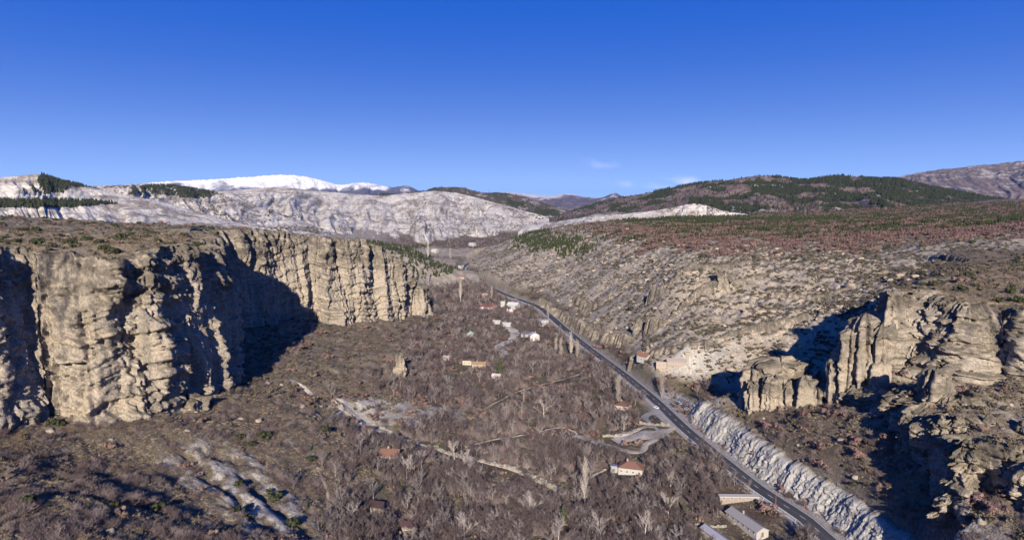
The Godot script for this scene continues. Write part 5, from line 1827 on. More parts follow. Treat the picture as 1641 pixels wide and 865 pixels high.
# A dry-stone or concrete wall along a line
func wall(called: String, label: String, points: Array, thick: float, tall: float, m: Material) -> void:
	var l := draped(points, 1.1)
	var s := Solid.new()
	var r := RandomNumberGenerator.new()
	r.seed = int(points[0].x * 10.0) + 900000
	for i in l.size() - 1:
		# courses of rough blocks, here and there a gap
		var way := (l[i + 1] - l[i]).normalized()
		var side := Vector3(way.z, 0, -way.x)
		var worn := tall * (1.0 + mid.get_noise_2d(l[i].x * 3.0, l[i].z * 3.0) * 0.9)
		for k in 2:
			var w := thick * 0.5 * r.randf_range(0.8, 1.25)
			var h := maxf(0.3, worn * r.randf_range(0.6, 1.05))
			var c := l[i] + side * (k - 0.5) * thick * 0.55 + Vector3(0, h * 0.5 - 0.4, 0)
			s.tint = Color.WHITE * r.randf_range(0.65, 1.1)
			var f := (way + side * r.randf_range(-0.2, 0.2)).normalized()
			s.bar(c - f * r.randf_range(0.45, 0.75), c + f * r.randf_range(0.45, 0.75), w, h)
	var line := PackedVector2Array()
	for p in l:
		line.append(Vector2(p.x, p.z))
	tracks.append([line, thick])
	tag(obj(called, s.mesh(), m), label, "wall")


var window_glass: StandardMaterial3D
var frame_white: StandardMaterial3D
var door_wood: StandardMaterial3D
var roof_makes := {}

func roof_material(c: Color) -> StandardMaterial3D:
	if not roof_makes.has(c):
		var m := plain(c, 0.85, "roof covering")
		m.albedo_texture = grain
		m.uv1_triplanar = true
		m.uv1_scale = Vector3(0.3, 0.3, 0.3)
		roof_makes[c] = m
	return roof_makes[c]


# A house standing at p: walls with openings, a gabled roof with eaves, chimney. shape: "gable", "hip", "lean" or "flat"
func house(label: String, p: Vector3, turn: float, w: float, l: float, h: float, roof: Color, wall_c: Color, shape := "gable", group := "", kind := "house") -> void:
	var o := thing("house" if kind == "house" else kind.replace(" ", "_"), label, kind, on_ground(p.x, p.z), deg_to_rad(turn), group)
	keep_clear.append([Vector2(p.x, p.z), maxf(w, l) * 0.55])
	var s := Solid.new()
	var peak := w * 0.26
	s.box(Vector3(-w / 2, -1.5, -l / 2), Vector3(w / 2, h, l / 2))
	if shape == "gable":
		for e in [-1.0, 1.0]:
			var a := Vector3(-w / 2 * e, h, l / 2 * e)
			var b := Vector3(w / 2 * e, h, l / 2 * e)
			var t := Vector3(0, h + peak, l / 2 * e)
			for q in [a, t, b]:
				s.st.add_vertex(q)
	obj("wall", s.mesh(), roof_material(wall_c), o)
	var r := Solid.new()
	var over := 0.5
	match shape:
		"gable":
			var ridge_a := Vector3(0, h + peak + 0.22, l / 2 + over)
			var ridge_b := Vector3(0, h + peak + 0.22, -l / 2 - over)
			var drop := h - over * 0.5 + 0.22
			r.slab(ridge_b, Vector3(-w / 2 - over, drop, -l / 2 - over), Vector3(-w / 2 - over, drop, l / 2 + over), ridge_a, 0.18)
			r.slab(ridge_a, Vector3(w / 2 + over, drop, l / 2 + over), Vector3(w / 2 + over, drop, -l / 2 - over), ridge_b, 0.18)
		"hip":
			var k := maxf(l / 2 - w / 2, 0.3)
			var ra := Vector3(0, h + peak, k)
			var rb := Vector3(0, h + peak, -k)
			var c0 := Vector3(-w / 2 - over, h, l / 2 + over)
			var c1 := Vector3(w / 2 + over, h, l / 2 + over)
			var c2 := Vector3(w / 2 + over, h, -l / 2 - over)
			var c3 := Vector3(-w / 2 - over, h, -l / 2 - over)
			r.quad(c0, c1, ra, ra)
			r.quad(c1, c2, rb, ra)
			r.quad(c2, c3, rb, rb)
			r.quad(c3, c0, ra, rb)
			r.quad(c0, c3, c2, c1)
		"lean":
			r.slab(Vector3(-w / 2 - over, h + peak, -l / 2 - over), Vector3(-w / 2 - over, h + peak, l / 2 + over), Vector3(w / 2 + over, h + 0.15, l / 2 + over), Vector3(w / 2 + over, h + 0.15, -l / 2 - over), 0.16)
			s = Solid.new()
			s.box(Vector3(-w / 2 + 0.05, h - 0.1, -l / 2 + 0.05), Vector3(-w / 2 + 0.3, h + peak - 0.2, l / 2 - 0.05))
			obj("upper_wall", s.mesh(), roof_material(wall_c), o)
		_:
			r.box(Vector3(-w / 2 - 0.25, h + 0.01, -l / 2 - 0.25), Vector3(w / 2 + 0.25, h + 0.35, l / 2 + 0.25))
	var rf := obj("roof", r.mesh(), roof_material(roof), o)
	if shape in ["gable", "hip"] and w > 5.0:
		var ch := Solid.new()
		ch.box(Vector3(w * 0.12, h + peak * 0.2, -l * 0.2), Vector3(w * 0.12 + 0.7, h + peak + 1.1, -l * 0.2 + 0.7))
		obj("chimney", ch.mesh(), roof_material(Color(0.4, 0.33, 0.28)), rf)
	# windows on the two sides that show, a door on the front
	var count := maxi(2, int(l / 3.2))
	var storeys := 2 if h > 5.0 else 1
	for f in storeys:
		for k in count:
			for e in [-1.0, 1.0]:
				var z := -l / 2 + (k + 0.5) * l / count
				var y := 1.1 + f * 2.8
				var fr := Solid.new()
				fr.box(Vector3(-0.06, 0, -0.62), Vector3(0.06, 1.35, 0.62))
				var win := obj("window", fr.mesh(), frame_white, o)
				win.position = Vector3(e * w / 2, y, z)
				var pane := Solid.new()
				pane.box(Vector3(-0.08, 0.1, -0.52), Vector3(0.08, 1.25, -0.04))
				pane.box(Vector3(-0.08, 0.1, 0.04), Vector3(0.08, 1.25, 0.52))
				obj("pane", pane.mesh(), window_glass, win)
		for k in maxi(1, int(w / 3.4)):
			var n := maxi(1, int(w / 3.4))
			var x := -w / 2 + (k + 0.5) * w / n
			if f == 0 and k == n / 2:
				var dr := Solid.new()
				dr.box(Vector3(-0.55, 0, -0.07), Vector3(0.55, 2.15, 0.07))
				obj("door", dr.mesh(), door_wood, o).position = Vector3(x, 0.05, l / 2)
				continue
			var fr := Solid.new()
			fr.box(Vector3(-0.62, 0, -0.06), Vector3(0.62, 1.35, 0.06))
			var win := obj("window", fr.mesh(), frame_white, o)
			win.position = Vector3(x, 1.1 + f * 2.8, l / 2)
			var pane := Solid.new()
			pane.box(Vector3(-0.52, 0.1, -0.08), Vector3(-0.04, 1.25, 0.08))
			pane.box(Vector3(0.04, 0.1, -0.08), Vector3(0.52, 1.25, 0.08))
			obj("pane", pane.mesh(), window_glass, win)


func car(label: String, p: Vector3, turn: float, paint: Color) -> void:
	var o := thing("parked_car" if label.contains("parked") else "car", label, "car", p, turn, "cars on and beside the road")
	keep_clear.append([Vector2(p.x, p.z), 3.0])
	var b := Solid.new()
	b.box(Vector3(-0.88, 0.32, -2.1), Vector3(0.88, 0.82, 2.1))
	b.box(Vector3(-0.84, 0.82, -1.9), Vector3(0.84, 0.92, 2.0))
	obj("body", b.mesh(), plain(paint, 0.3, "car paint"), o)
	var g := Solid.new()
	for k in 2:
		var e := -1.0 if k else 1.0
		g.quad(Vector3(-0.8 * e, 0.92, 1.7 * e if k else 1.2), Vector3(0.8 * e, 0.92, 1.7 * e if k else 1.2), Vector3(0.66 * e, 1.45, 1.3 * e if k else 0.6), Vector3(-0.66 * e, 1.45, 1.3 * e if k else 0.6))
	g.quad(Vector3(0.8, 0.92, 1.2), Vector3(0.8, 0.92, -1.7), Vector3(0.66, 1.45, -1.3), Vector3(0.66, 1.45, 0.6))
	g.quad(Vector3(-0.8, 0.92, -1.7), Vector3(-0.8, 0.92, 1.2), Vector3(-0.66, 1.45, 0.6), Vector3(-0.66, 1.45, -1.3))
	obj("window", g.mesh(), window_glass, o)
	var t := Solid.new()
	t.box(Vector3(-0.67, 1.44, -1.32), Vector3(0.67, 1.5, 0.62))
	obj("roof", t.mesh(), plain(paint, 0.3, "car paint"), o)
	for q in [Vector3(-0.82, 0.32, -1.3), Vector3(0.82, 0.32, -1.3), Vector3(-0.82, 0.32, 1.3), Vector3(0.82, 0.32, 1.3)]:
		var wl := CylinderMesh.new()
		wl.top_radius = 0.32
		wl.bottom_radius = 0.32
		wl.height = 0.2
		wl.radial_segments = 12
		var n := obj("wheel", wl, plain(Color(0.03, 0.03, 0.03), 0.9, "tyre"), o)
		n.position = q
		n.rotation.z = PI / 2


func build_village() -> void:
	window_glass = plain(Color(0.05, 0.06, 0.08), 0.1, "window glass")
	window_glass.metallic_specular = 0.5
	frame_white = plain(Color(0.6, 0.6, 0.58), 0.6, "window frame")
	door_wood = plain(Color(0.16, 0.09, 0.05), 0.7, "door")
	var white := Color(0.42, 0.41, 0.395)
	var cream := Color(0.46, 0.41, 0.33)
	var tile := Color(0.22, 0.12, 0.09)
	var brown := Color(0.15, 0.09, 0.07)
	var orange := Color(0.30, 0.14, 0.085)
	var grey := Color(0.42, 0.41, 0.43)
	var pale := Color(0.45, 0.45, 0.45)
	house("white house with a brown tile roof and terrace below the gravel track", Vector3(66.1, 0.6, -369.8), 72, 9, 13, 3.6, tile, white, "hip")
	house("low white outbuilding on the left of the white house", Vector3(58.2, 0.6, -372.4), 80, 5, 6, 2.6, Color(0.36, 0.38, 0.45), white, "lean", "", "outbuilding")
	house("ruined cream hut with a collapsing brown roof at the bottom of the picture", Vector3(-63.7, 0.1, -312.8), 10, 6, 7, 3.2, brown, cream, "lean", "", "hut")
	house("dark brown roofed hut with pale front, right of the ruined hut", Vector3(-46.4, -0.0, -297.2), 15, 6, 6, 3.0, tile, cream, "lean", "", "hut")
	house("wide low brown roofed cabin among the dark trees", Vector3(-68.2, 0.6, -376.0), 85, 9, 10, 2.6, tile, Color(0.3, 0.24, 0.2), "gable", "", "cabin")
	house("small orange roofed house with a white gable just right of the road", Vector3(110.3, 2.1, -566.4), 40, 7, 10, 4.2, orange, white)
	house("grey shed with a dusty pink roof under the shaded gully", Vector3(121.2, 1.9, -540.0), 75, 7, 12, 3.0, Color(0.40, 0.25, 0.21), Color(0.4, 0.33, 0.28), "lean", "", "shed")
	house("long dusty brown shed beside the pink roofed one", Vector3(129.8, 1.9, -536.4), 80, 6, 14, 2.8, Color(0.38, 0.31, 0.27), Color(0.35, 0.3, 0.26), "gable", "", "shed")
	house("dark roofed cottage in the wood left of the road, a poplar behind it", Vector3(79.4, 1.5, -483.3), 60, 8, 10, 3.4, brown, Color(0.42, 0.34, 0.3), "hip")
	house("tall white two storey house close to the road", Vector3(36.9, 4.0, -799.2), 20, 9, 9, 6.2, pale, white, "flat")
	house("grey white house behind the winding sandy yard", Vector3(24.0, 3.5, -738.2), 12, 10, 8, 5.6, grey, Color(0.6, 0.58, 0.58), "gable")
	house("low dark roofed barn on the left of the grey white house", Vector3(16.9, 3.6, -755.2), 80, 7, 13, 3.2, Color(0.11, 0.11, 0.15), Color(0.33, 0.31, 0.32), "gable", "", "barn")
	house("small house with a pale green roof in the middle of the wood", Vector3(-44.8, 3.6, -748.3), 78, 8, 9, 3.4, Color(0.36, 0.48, 0.42), white, "hip")
	house("cabin with a bright orange red roof left of the green roofed house", Vector3(-63.3, 2.9, -660.7), 80, 7, 11, 2.8, orange, Color(0.5, 0.4, 0.33), "gable", "", "cabin")
	house("sunlit cream cabin with an orange roof", Vector3(-29.0, 2.4, -599.9), 85, 6, 12, 3.0, Color(0.34, 0.22, 0.13), Color(0.42, 0.36, 0.26), "gable", "", "cabin")
	house("orange roofed hut left of the cream cabin", Vector3(-39.9, 2.5, -606.6), 85, 6, 8, 2.6, Color(0.3, 0.18, 0.1), cream, "lean", "", "hut")
	house("white hut under the dark green conifer", Vector3(-12.8, 2.1, -566.4), 70, 5, 7, 2.6, Color(0.6, 0.52, 0.5), white, "gable", "", "hut")
	house("small pale hut with a white front on the bank below the orange cabins", Vector3(-58.9, 2.5, -613.5), 70, 5, 6, 2.6, Color(0.45, 0.33, 0.3), white, "gable", "", "hut")
	# the hamlet by the bend
	house("large white building of the hamlet, nearest the road", Vector3(2.1, 5.0, -924.6), 65, 11, 15, 5.6, Color(0.55, 0.55, 0.57), white, "gable")
	house("tall narrow white house of the hamlet", Vector3(-12.5, 5.2, -945.8), 10, 7, 7, 7.4, Color(0.6, 0.55, 0.55), white, "flat")
	house("long red roofed row of the hamlet", Vector3(-37.7, 5.0, -929.8), 84, 8, 24, 3.0, Color(0.24, 0.07, 0.075), Color(0.6, 0.5, 0.48))
	house("red roofed house at the right end of the long row", Vector3(-25.1, 5.1, -935.1), 84, 8, 11, 3.6, Color(0.30, 0.10, 0.09), white, "hip")
	house("small white roofed house in front of the large white building", Vector3(-2.0, 4.7, -889.8), 75, 7, 9, 3.4, Color(0.7, 0.66, 0.66), Color(0.55, 0.3, 0.28))
	house("pink and white house alone above the hamlet", Vector3(-39.7, 5.8, -1027.9), 60, 7, 9, 4.0, Color(0.5, 0.3, 0.27), white, "gable")
	house("white roofed shed left of the winding yard", Vector3(-18.3, 4.2, -819.1), 80, 5, 9, 2.6, pale, white, "gable", "", "shed")
	house("white roofed shed at the top of the winding yard", Vector3(-6.3, 4.1, -807.1), 80, 6, 10, 2.6, pale, white, "gable", "", "shed")
	house("orange and white hut by the road at the far bend", Vector3(-80.8, 6.5, -1117.7), 70, 8, 9, 3.6, orange, white, "gable", "", "hut")
	house("white cottage on the left where the road bends away", Vector3(-107.1, 8.8, -1398.9), 60, 10, 12, 4.4, pale, white, "gable")
	house("pale cottage in the far wood below the white hills", Vector3(-180.4, 10.5, -1614.6), 60, 12, 14, 5.0, Color(0.6, 0.5, 0.42), white, "gable")
	house("white farmhouse far up the valley", Vector3(-120.3, 14.4, -2098.0), 60, 14, 20, 6.0, pale, white, "gable")
	# sheds at the bottom right
	house("long shed with a weathered grey sheet roof and white end wall", Vector3(108.3, 0.0, -305.5), 19, 6.5, 22, 2.8, Color(0.30, 0.285, 0.28), white, "gable", "", "shed")
	house("grey roofed shed cut off by the lower edge of the picture", Vector3(91.7, -0.0, -295.0), 20, 4.5, 18, 2.4, Color(0.36, 0.36, 0.40), Color(0.4, 0.36, 0.34), "gable", "", "shed")
	house("long narrow open shed with a flat pale concrete roof", Vector3(111.2, 0.2, -326.0), 88, 3.0, 19, 2.3, Color(0.5, 0.46, 0.40), Color(0.30, 0.26, 0.22), "flat", "", "shed")
	# walls
	var stone := land_material(0.6, 0.6, 10.0, "wall stone")
	stone.albedo_color = Color(0.62, 0.56, 0.48).linear_to_srgb()
	wall("stream_wall", "long pale stone wall along the stream below the spur", [Vector3(-50.9, 0.9, -406.9), Vector3(-38.2, 0.8, -396.7), Vector3(-25.6, 0.7, -388.9), Vector3(-15.6, 0.7, -384.2), Vector3(-5.5, 0.6, -378.7), Vector3(4.0, 0.6, -371.5), Vector3(13.3, 0.5, -361.3), Vector3(21.6, 0.4, -351.6), Vector3(28.4, 0.3, -343.1)], 2.4, 2.0, stone)
	wall("stream_wall", "short broken stone wall at the mouth of the gully", [Vector3(-89.2, 1.1, -435.9), Vector3(-80.4, 1.0, -427.7), Vector3(-73.1, 1.0, -422.0)], 1.2, 1.6, stone)
	wall("retaining_wall", "low light wall along the edge of the gully under the mound", [Vector3(-117.8, 13.0, -443.0), Vector3(-108.3, 11.0, -437.4), Vector3(-98.6, 8.0, -431.3)], 1.4, 1.8, stone)
	wall("terrace_wall", "dark topped stone terrace wall running up to the road", [Vector3(84.7, 1.2, -444.4), Vector3(94.4, 1.1, -433.5), Vector3(102.6, 1.0, -422.0)], 0.9, 2.2, stone)
	wall("terrace_wall", "stone terrace wall in front of the upper gravel track", [Vector3(58.4, 1.0, -426.6), Vector3(72.1, 1.0, -425.4), Vector3(82.9, 1.1, -434.7)], 0.9, 1.8, stone)
	wall("garden_wall", "thin pale wall from the poplar towards the white house", [Vector3(42.1, 0.5, -362.1), Vector3(48.2, 0.6, -369.8), Vector3(54.2, 0.6, -376.0)], 0.5, 1.2, stone)
	wall("yard_wall", "broken pale wall between the two grey sheds", [Vector3(99.5, 0.2, -319.3), Vector3(102.5, 0.1, -309.7), Vector3(103.8, 0.1, -306.7)], 0.7, 1.6, stone)
	wall("yard_wall", "long dark footed wall across the shed yard", [Vector3(86.0, 0.1, -309.1), Vector3(92.3, 0.1, -306.7), Vector3(100.7, 0.0, -306.1)], 0.6, 1.5, stone)
	# cars
	var lane := func(x: float, z: float, side: float) -> Vector3:
		return Vector3(road_x(z) + side, road_at(x, z).y + 0.02, z)
	car("white car parked on the gravel lay-by", Vector3(102.9, 1.4, -480.4) + Vector3(0, 0.9, 0), 0.5, Color(0.75, 0.75, 0.75))
	car("white car parked below the chalk bank right of the road", Vector3(121.1, 1.5, -487.7) + Vector3(0, 1.6, 0), 0.3, Color(0.7, 0.75, 0.8))
	var a: Vector3 = Vector3(-53.5, 7.1, -1189.6)
	car("white car driving on the road above the hamlet", lane.call(a.x, a.z, -2.0), 0.45, Color(0.8, 0.8, 0.8))
	var b: Vector3 = Vector3(-105.5, 9.2, -1447.3)
	car("white car on the road at the far bend", lane.call(b.x, b.z, -2.0), 0.05, Color(0.8, 0.8, 0.8))
	var c: Vector3 = Vector3(109.2, 0.9, -414.3)
	# words that place the plants
	for l in [[Vector3(66.1, 0.6, -369.8), "beside the white house with the brown roof"], [Vector3(-63.7, 0.1, -312.8), "around the ruined cream hut"], [Vector3(-68.2, 0.6, -376.0), "around the wide brown roofed cabin"], [Vector3(107.9, 0.0, -304.3), "beside the long grey shed"], [Vector3(36.5, 0.3, -334.3), "near the tall white poplar"], [Vector3(-7.3, 0.7, -381.4), "along the stream wall"],
		[Vector3(79.4, 1.5, -483.3), "around the dark roofed cottage in the wood"], [Vector3(102.3, 0.5, -365.5), "on the verge below the road"], [Vector3(15.6, 1.0, -424.3), "beside the narrow light path"], [Vector3(-27.8, -0.1, -293.3), "in the thick wood at the bottom"], [Vector3(13.8, -0.0, -296.1), "in the wood at the bottom middle"], [Vector3(64.1, -0.0, -296.1), "in the wood left of the sheds"], [Vector3(-136.8, 27.0, -350.2), "on the spur beside the gully"], [Vector3(-201.0, 39.0, -299.7), "on the slope under the left cliff"],
		[Vector3(-133.0, 34.0, -248.2), "on the spur at the lower left"], [Vector3(-98.3, 18.0, -282.4), "beside the chalk gullies of the spur"], [Vector3(-302.3, 125.4, -500.0), "on the left plateau"], [Vector3(-235.0, 121.1, -620.0), "at the far end of the left plateau"], [Vector3(-165.2, 24.2, -600.0), "on the mound below the alcove"], [Vector3(305.5, 106.0, -443.9), "on the right plateau"], [Vector3(154.6, 28.0, -313.1), "on the brown slope above the chalk bank"], [Vector3(191.5, 62.0, -265.0), "on the rocky terrace at the right"], [Vector3(191.4, 74.9, -640.0), "on the stony hill right of the road"], [Vector3(377.4, 91.7, -720.0), "at the head of the shaded gully"],
		[Vector3(-55.7, 0.4, -353.2), "near the big grey bare tree above the ruined hut"], [Vector3(-21.1, -0.0, -296.1), "beside the large bare tree right of the ruined hut"], [Vector3(8.8, 0.1, -316.7), "beside the big pale bare tree left of the poplar"], [Vector3(81.5, 0.3, -341.6), "beside the bare tree with the pinkish crown"], [Vector3(39.0, -0.0, -296.1), "near the crooked bare tree below the stream wall"],
		[Vector3(-160.5, 44.0, -224.4), "at the left edge of the spur"], [Vector3(-158.2, 38.0, -255.7), "on the upper left part of the spur"], [Vector3(-148.8, 30.0, -300.5), "in the middle of the spur"], [Vector3(-109.5, 27.0, -252.6), "below the chalk gullies"], [Vector3(-329.0, 127.6, -480.0), "on the left plateau by the edge of the picture"], [Vector3(-277.8, 121.9, -540.0), "on the left plateau behind the smooth cliff face"], [Vector3(-195.2, 108.0, -720.0), "above the far columns of the left cliff"],
		[Vector3(-30.0, 1.9, -538.2), "in the wood below the cream cabin"], [Vector3(37.1, 1.6, -504.5), "in the wood inside the dirt track"], [Vector3(-61.7, 1.4, -474.7), "in the wood beside the mound"], [Vector3(55.0, 1.0, -424.3), "beside the white gravel track"]]:
		landmarks.append([Vector2(l[0].x, l[0].z), l[1]])


func build_rocks() -> void:
	var rock := land_material(0.12, 0.06, 25.0, "pinnacle rock")
	# pinnacles: foot pixel survey, height, half widths
	var list := [
		["tall slab-sided rock pinnacle, largest of the group", Vector3(192.3, 35.2, -388.0), 42.0, 5.5, 4.5, 31],
		["thin leaning rock needle left of the largest pinnacle", Vector3(185.1, 30.3, -392.0), 27.0, 2.2, 2.4, 32],
		["yellow topped rock pinnacle joined to the right-hand plateau", Vector3(222.8, 62.0, -402.0), 36.0, 6.0, 7.0, 33],
		["ribbed rock pillar between the largest pinnacle and the plateau", Vector3(201.3, 36.5, -386.0), 50.0, 4.6, 5.5, 34],
		["narrow rock pillar with a notched head above the brown slope", Vector3(205.3, 36.4, -380.0), 44.0, 5.0, 5.0, 35],
		["squat rock buttress with a flat lit face on the terrace", Vector3(201.1, 47.7, -322.0), 24.0, 6.5, 5.5, 36],
		["rounded rock pillar at the left end of the pillar row", Vector3(149.1, 22.9, -416.0), 15.0, 3.0, 3.2, 37],
		["pale rock pillar second in the row below the boulders", Vector3(155.3, 22.8, -414.0), 18.0, 2.6, 3.0, 38],
		["ochre stained rock pillar in the middle of the row", Vector3(161.0, 22.9, -411.0), 20.0, 3.4, 3.2, 39],
		["slim rock pillar right of the ochre stained one", Vector3(166.7, 23.4, -408.0), 18.0, 2.4, 3.0, 40],
		["thick rock pillar at the right end of the row", Vector3(173.7, 23.5, -404.0), 21.0, 4.6, 4.2, 41],
		["broad rubbly rock mass with boulders on its head behind the pillar row", Vector3(170.8, 19.5, -430.0), 30.0, 15.0, 8.0, 43],
		["crumbling rock hump on the left end behind the pillar row", Vector3(155.6, 18.9, -432.0), 25.0, 7.0, 6.0, 44],
		["rough rock saddle joining the pillar row to the needle", Vector3(187.7, 28.0, -415.0), 15.0, 9.0, 6.0, 45],
		["short broken rock stump beside the thin needle", Vector3(182.0, 24.8, -400.0), 14.0, 4.0, 4.0, 42],
	]
	for e in list:
		pinnacle(e[0], e[1], e[2], e[3], e[4], e[5], rock)
	var odd := [
		["upright flat faced rock tower on the stony hill", Vector3(194.0, 61.9, -628.0), 22.0, 5.5, 5.0, 55],
		["left one of two split white rock fins standing out of the mound", Vector3(-89.8, 18.9, -535.0), 10.0, 1.7, 1.8, 51],
		["right one of two split white rock fins standing out of the mound", Vector3(-86.0, 18.9, -533.0), 12.0, 1.5, 1.8, 59],
		["rounded boulder hump at the foot of the left cliff", Vector3(-182.1, 32.4, -378.0), 8.0, 7.0, 6.0, 52],
		["blocky cream rock at the foot of the last buttress", Vector3(-124.9, 11.8, -745.0), 7.0, 5.0, 4.0, 53],
		["dark rock stack on the edge of the shaded alcove", Vector3(-194.9, 29.7, -672.0), 12.0, 4.0, 4.0, 54],
	]
	for e in odd:
		pinnacle(e[0], e[1], e[2], e[3], e[4], e[5], rock)
	# boulders one can point to, and a scatter of rubble
	var stone := tinted("boulder rock")
	var kinds: Array = []
	for k in 4:
		kinds.append(boulder(200 + k, Vector3(1.3, 0.9, 1.1), false))
	var places: Array = []
	var tints: Array = []
	var first: Node3D = null
	var n := 0
	for k in 7000:
		var d := 190.0 * pow(4.5, rng.randf())
		var x := rng.randf_range(-0.75, 0.8) * d
		var z := -d
		var p2 := Vector2(x, z)
		var over := low.at(x, z) - floor_height(z)
		if over < 9.0:
			continue
		var near_cliff := minf(near_line(left_path, p2), minf(near_line(ledge_path, p2), near_line(right_path, p2)))
		if rng.randf() > 0.03 + 0.8 * exp(-near_cliff / 16.0):
			continue
		var p := on_ground(x, z, -0.3)
		var size := 0.35 + 1.4 * pow(rng.randf(), 4.0)
		if size > 1.25 and n < 60 and seen(p):
			n += 1
			var label := "weathered grey boulder " + beside(p)
			if first == null:
				var o := obj("boulder", kinds[0], stone)
				tag(o, label, "boulder", label)
				o.transform = stand(p, size)
				first = o
			else:
				dup(first, p, rng.randf() * TAU, size, label, label)
		else:
			places.append(stand(p, size))
			tints.append(Color.WHITE * rng.randf_range(0.8, 1.2))
	mass("rubble", "fallen rubble below the cliffs and on the slopes", kinds[1], stone, places, tints, "rubble")
	# slabs and blocks of the rock beds that crop out on the stony hill
	var slab_mesh := boulder(231, Vector3(2.0, 0.75, 1.2), false, 8)
	var pale := tinted("outcrop rock")
	var sp: Array = []
	var tone: Array = []
	for k in 32000:
		var d := 480.0 * pow(2.9, rng.randf())
		var x := rng.randf_range(0.0, 0.78) * d
		var z := -d
		var over := low.at(x, z) - floor_height(z)
		if over < 10.0 or over > 92.0 or x < road_x(z) + 16.0:
			continue
		if rng.randf() > 0.12 + smoothstep(-0.1, 0.3, mid.get_noise_2d(x * 0.35 + 20.0, z * 0.9)):
			continue
		var here := ground(x, z)
		var tilt := here + soft.get_noise_2d(x * 1.7 + 900.0, z * 1.7) * 9.0 + mid.get_noise_2d(x * 0.8, z * 0.8 + 77.0) * 3.0
		var in_bed := fposmod(tilt / 9.2, 1.0)
		if absf(in_bed - 0.4) > 0.14 and rng.randf() > 0.12:
			continue
		var e := ground(x + 1.5, z) - ground(x - 1.5, z)
		var g := ground(x, z - 1.5) - ground(x, z + 1.5)
		var turn := atan2(e, g) + rng.randf_range(-0.4, 0.4)
		var size := (0.35 + 0.9 * pow(rng.randf(), 2.0)) * (1.0 + d / 1800.0)
		sp.append(Transform3D(Basis.from_euler(Vector3(rng.randf_range(-0.15, 0.15), -turn, rng.randf_range(-0.15, 0.15))).scaled(Vector3(size * 1.3, size, size)), on_ground(x, z, 0.05)))
		tone.append(Color(1.25, 1.2, 1.13) * rng.randf_range(0.55, 1.1))
	mass("outcrop", "pale slabs of bedrock cropping out over the stony hill", slab_mesh, pale, sp, tone, "rock")
	special_trees()


func pinnacle(label: String, p: Vector3, tall: float, wide: float, deep: float, s: int, m: Material) -> void:
	var nu := 64
	var nv := int(tall / 0.55) + 8
	var foot := minf(p.y, ground(p.x, p.z)) - 5.0
	var top := p.y + tall
	var lean := Vector2(rng.randf_range(-0.05, 0.05), rng.randf_range(-0.05, 0.05))
	var off := s * 17.3
	var place := func(i: int, j: int) -> Vector3:
		var a := TAU * (i % (nu - 1)) / (nu - 1)
		var t := float(j) / (nv - 1)
		var y := lerpf(foot, top, t)
		var d := Vector2(cos(a), -sin(a))
		# a squared-off outline that narrows upwards and rounds over at the head
		var sq := 1.0 / maxf(0.2, (absf(d.x) ** 5 + absf(d.y) ** 5) ** 0.2)
		var k := sq * lerpf(1.15, 0.9, t) * (1.0 + 0.25 * mid.get_noise_2d(t * 30.0, off)) * pow(clampf((1.0 - t) * 16.0, 0.0, 1.0), 0.4)
		var q := Vector3(d.x * 9.0 + off, y * 0.25, d.y * 9.0)
		k *= 1.0 + (absf(crag.get_noise_3d(q.x * 3.0, q.y, q.z * 3.0)) - 0.25) * 1.5
		k *= 1.0 + mid.get_noise_2d(y * 2.4 + off, 3.0 + d.x * 3.0) * 0.28
		var r := Vector2(d.x * wide, d.y * deep) * k
		var w := Vector3(p.x + r.x + lean.x * (y - foot), y, p.z + r.y + lean.y * (y - foot))
		var bump := block.get_noise_3d(w.x * 1.3, w.y * 1.2, w.z * 1.3) * 0.9 + block.get_noise_3d(w.x * 0.5, w.y * 0.5, w.z * 0.5) * 1.2 + fine.get_noise_3dv(w) * 0.7
		return w + Vector3(d.x, mid.get_noise_2d(a * 9.0, off) * t * 4.0 * step_up(0.8, t), d.y) * bump
	var paint := func(q: Vector3, n: Vector3, _i: int, j: int) -> Color:
		return rock_color(q, n, float(j) / nv, 0.75)
	tag(obj("rock_pinnacle", sheet(nu, nv, place, paint), m), label, "rock")


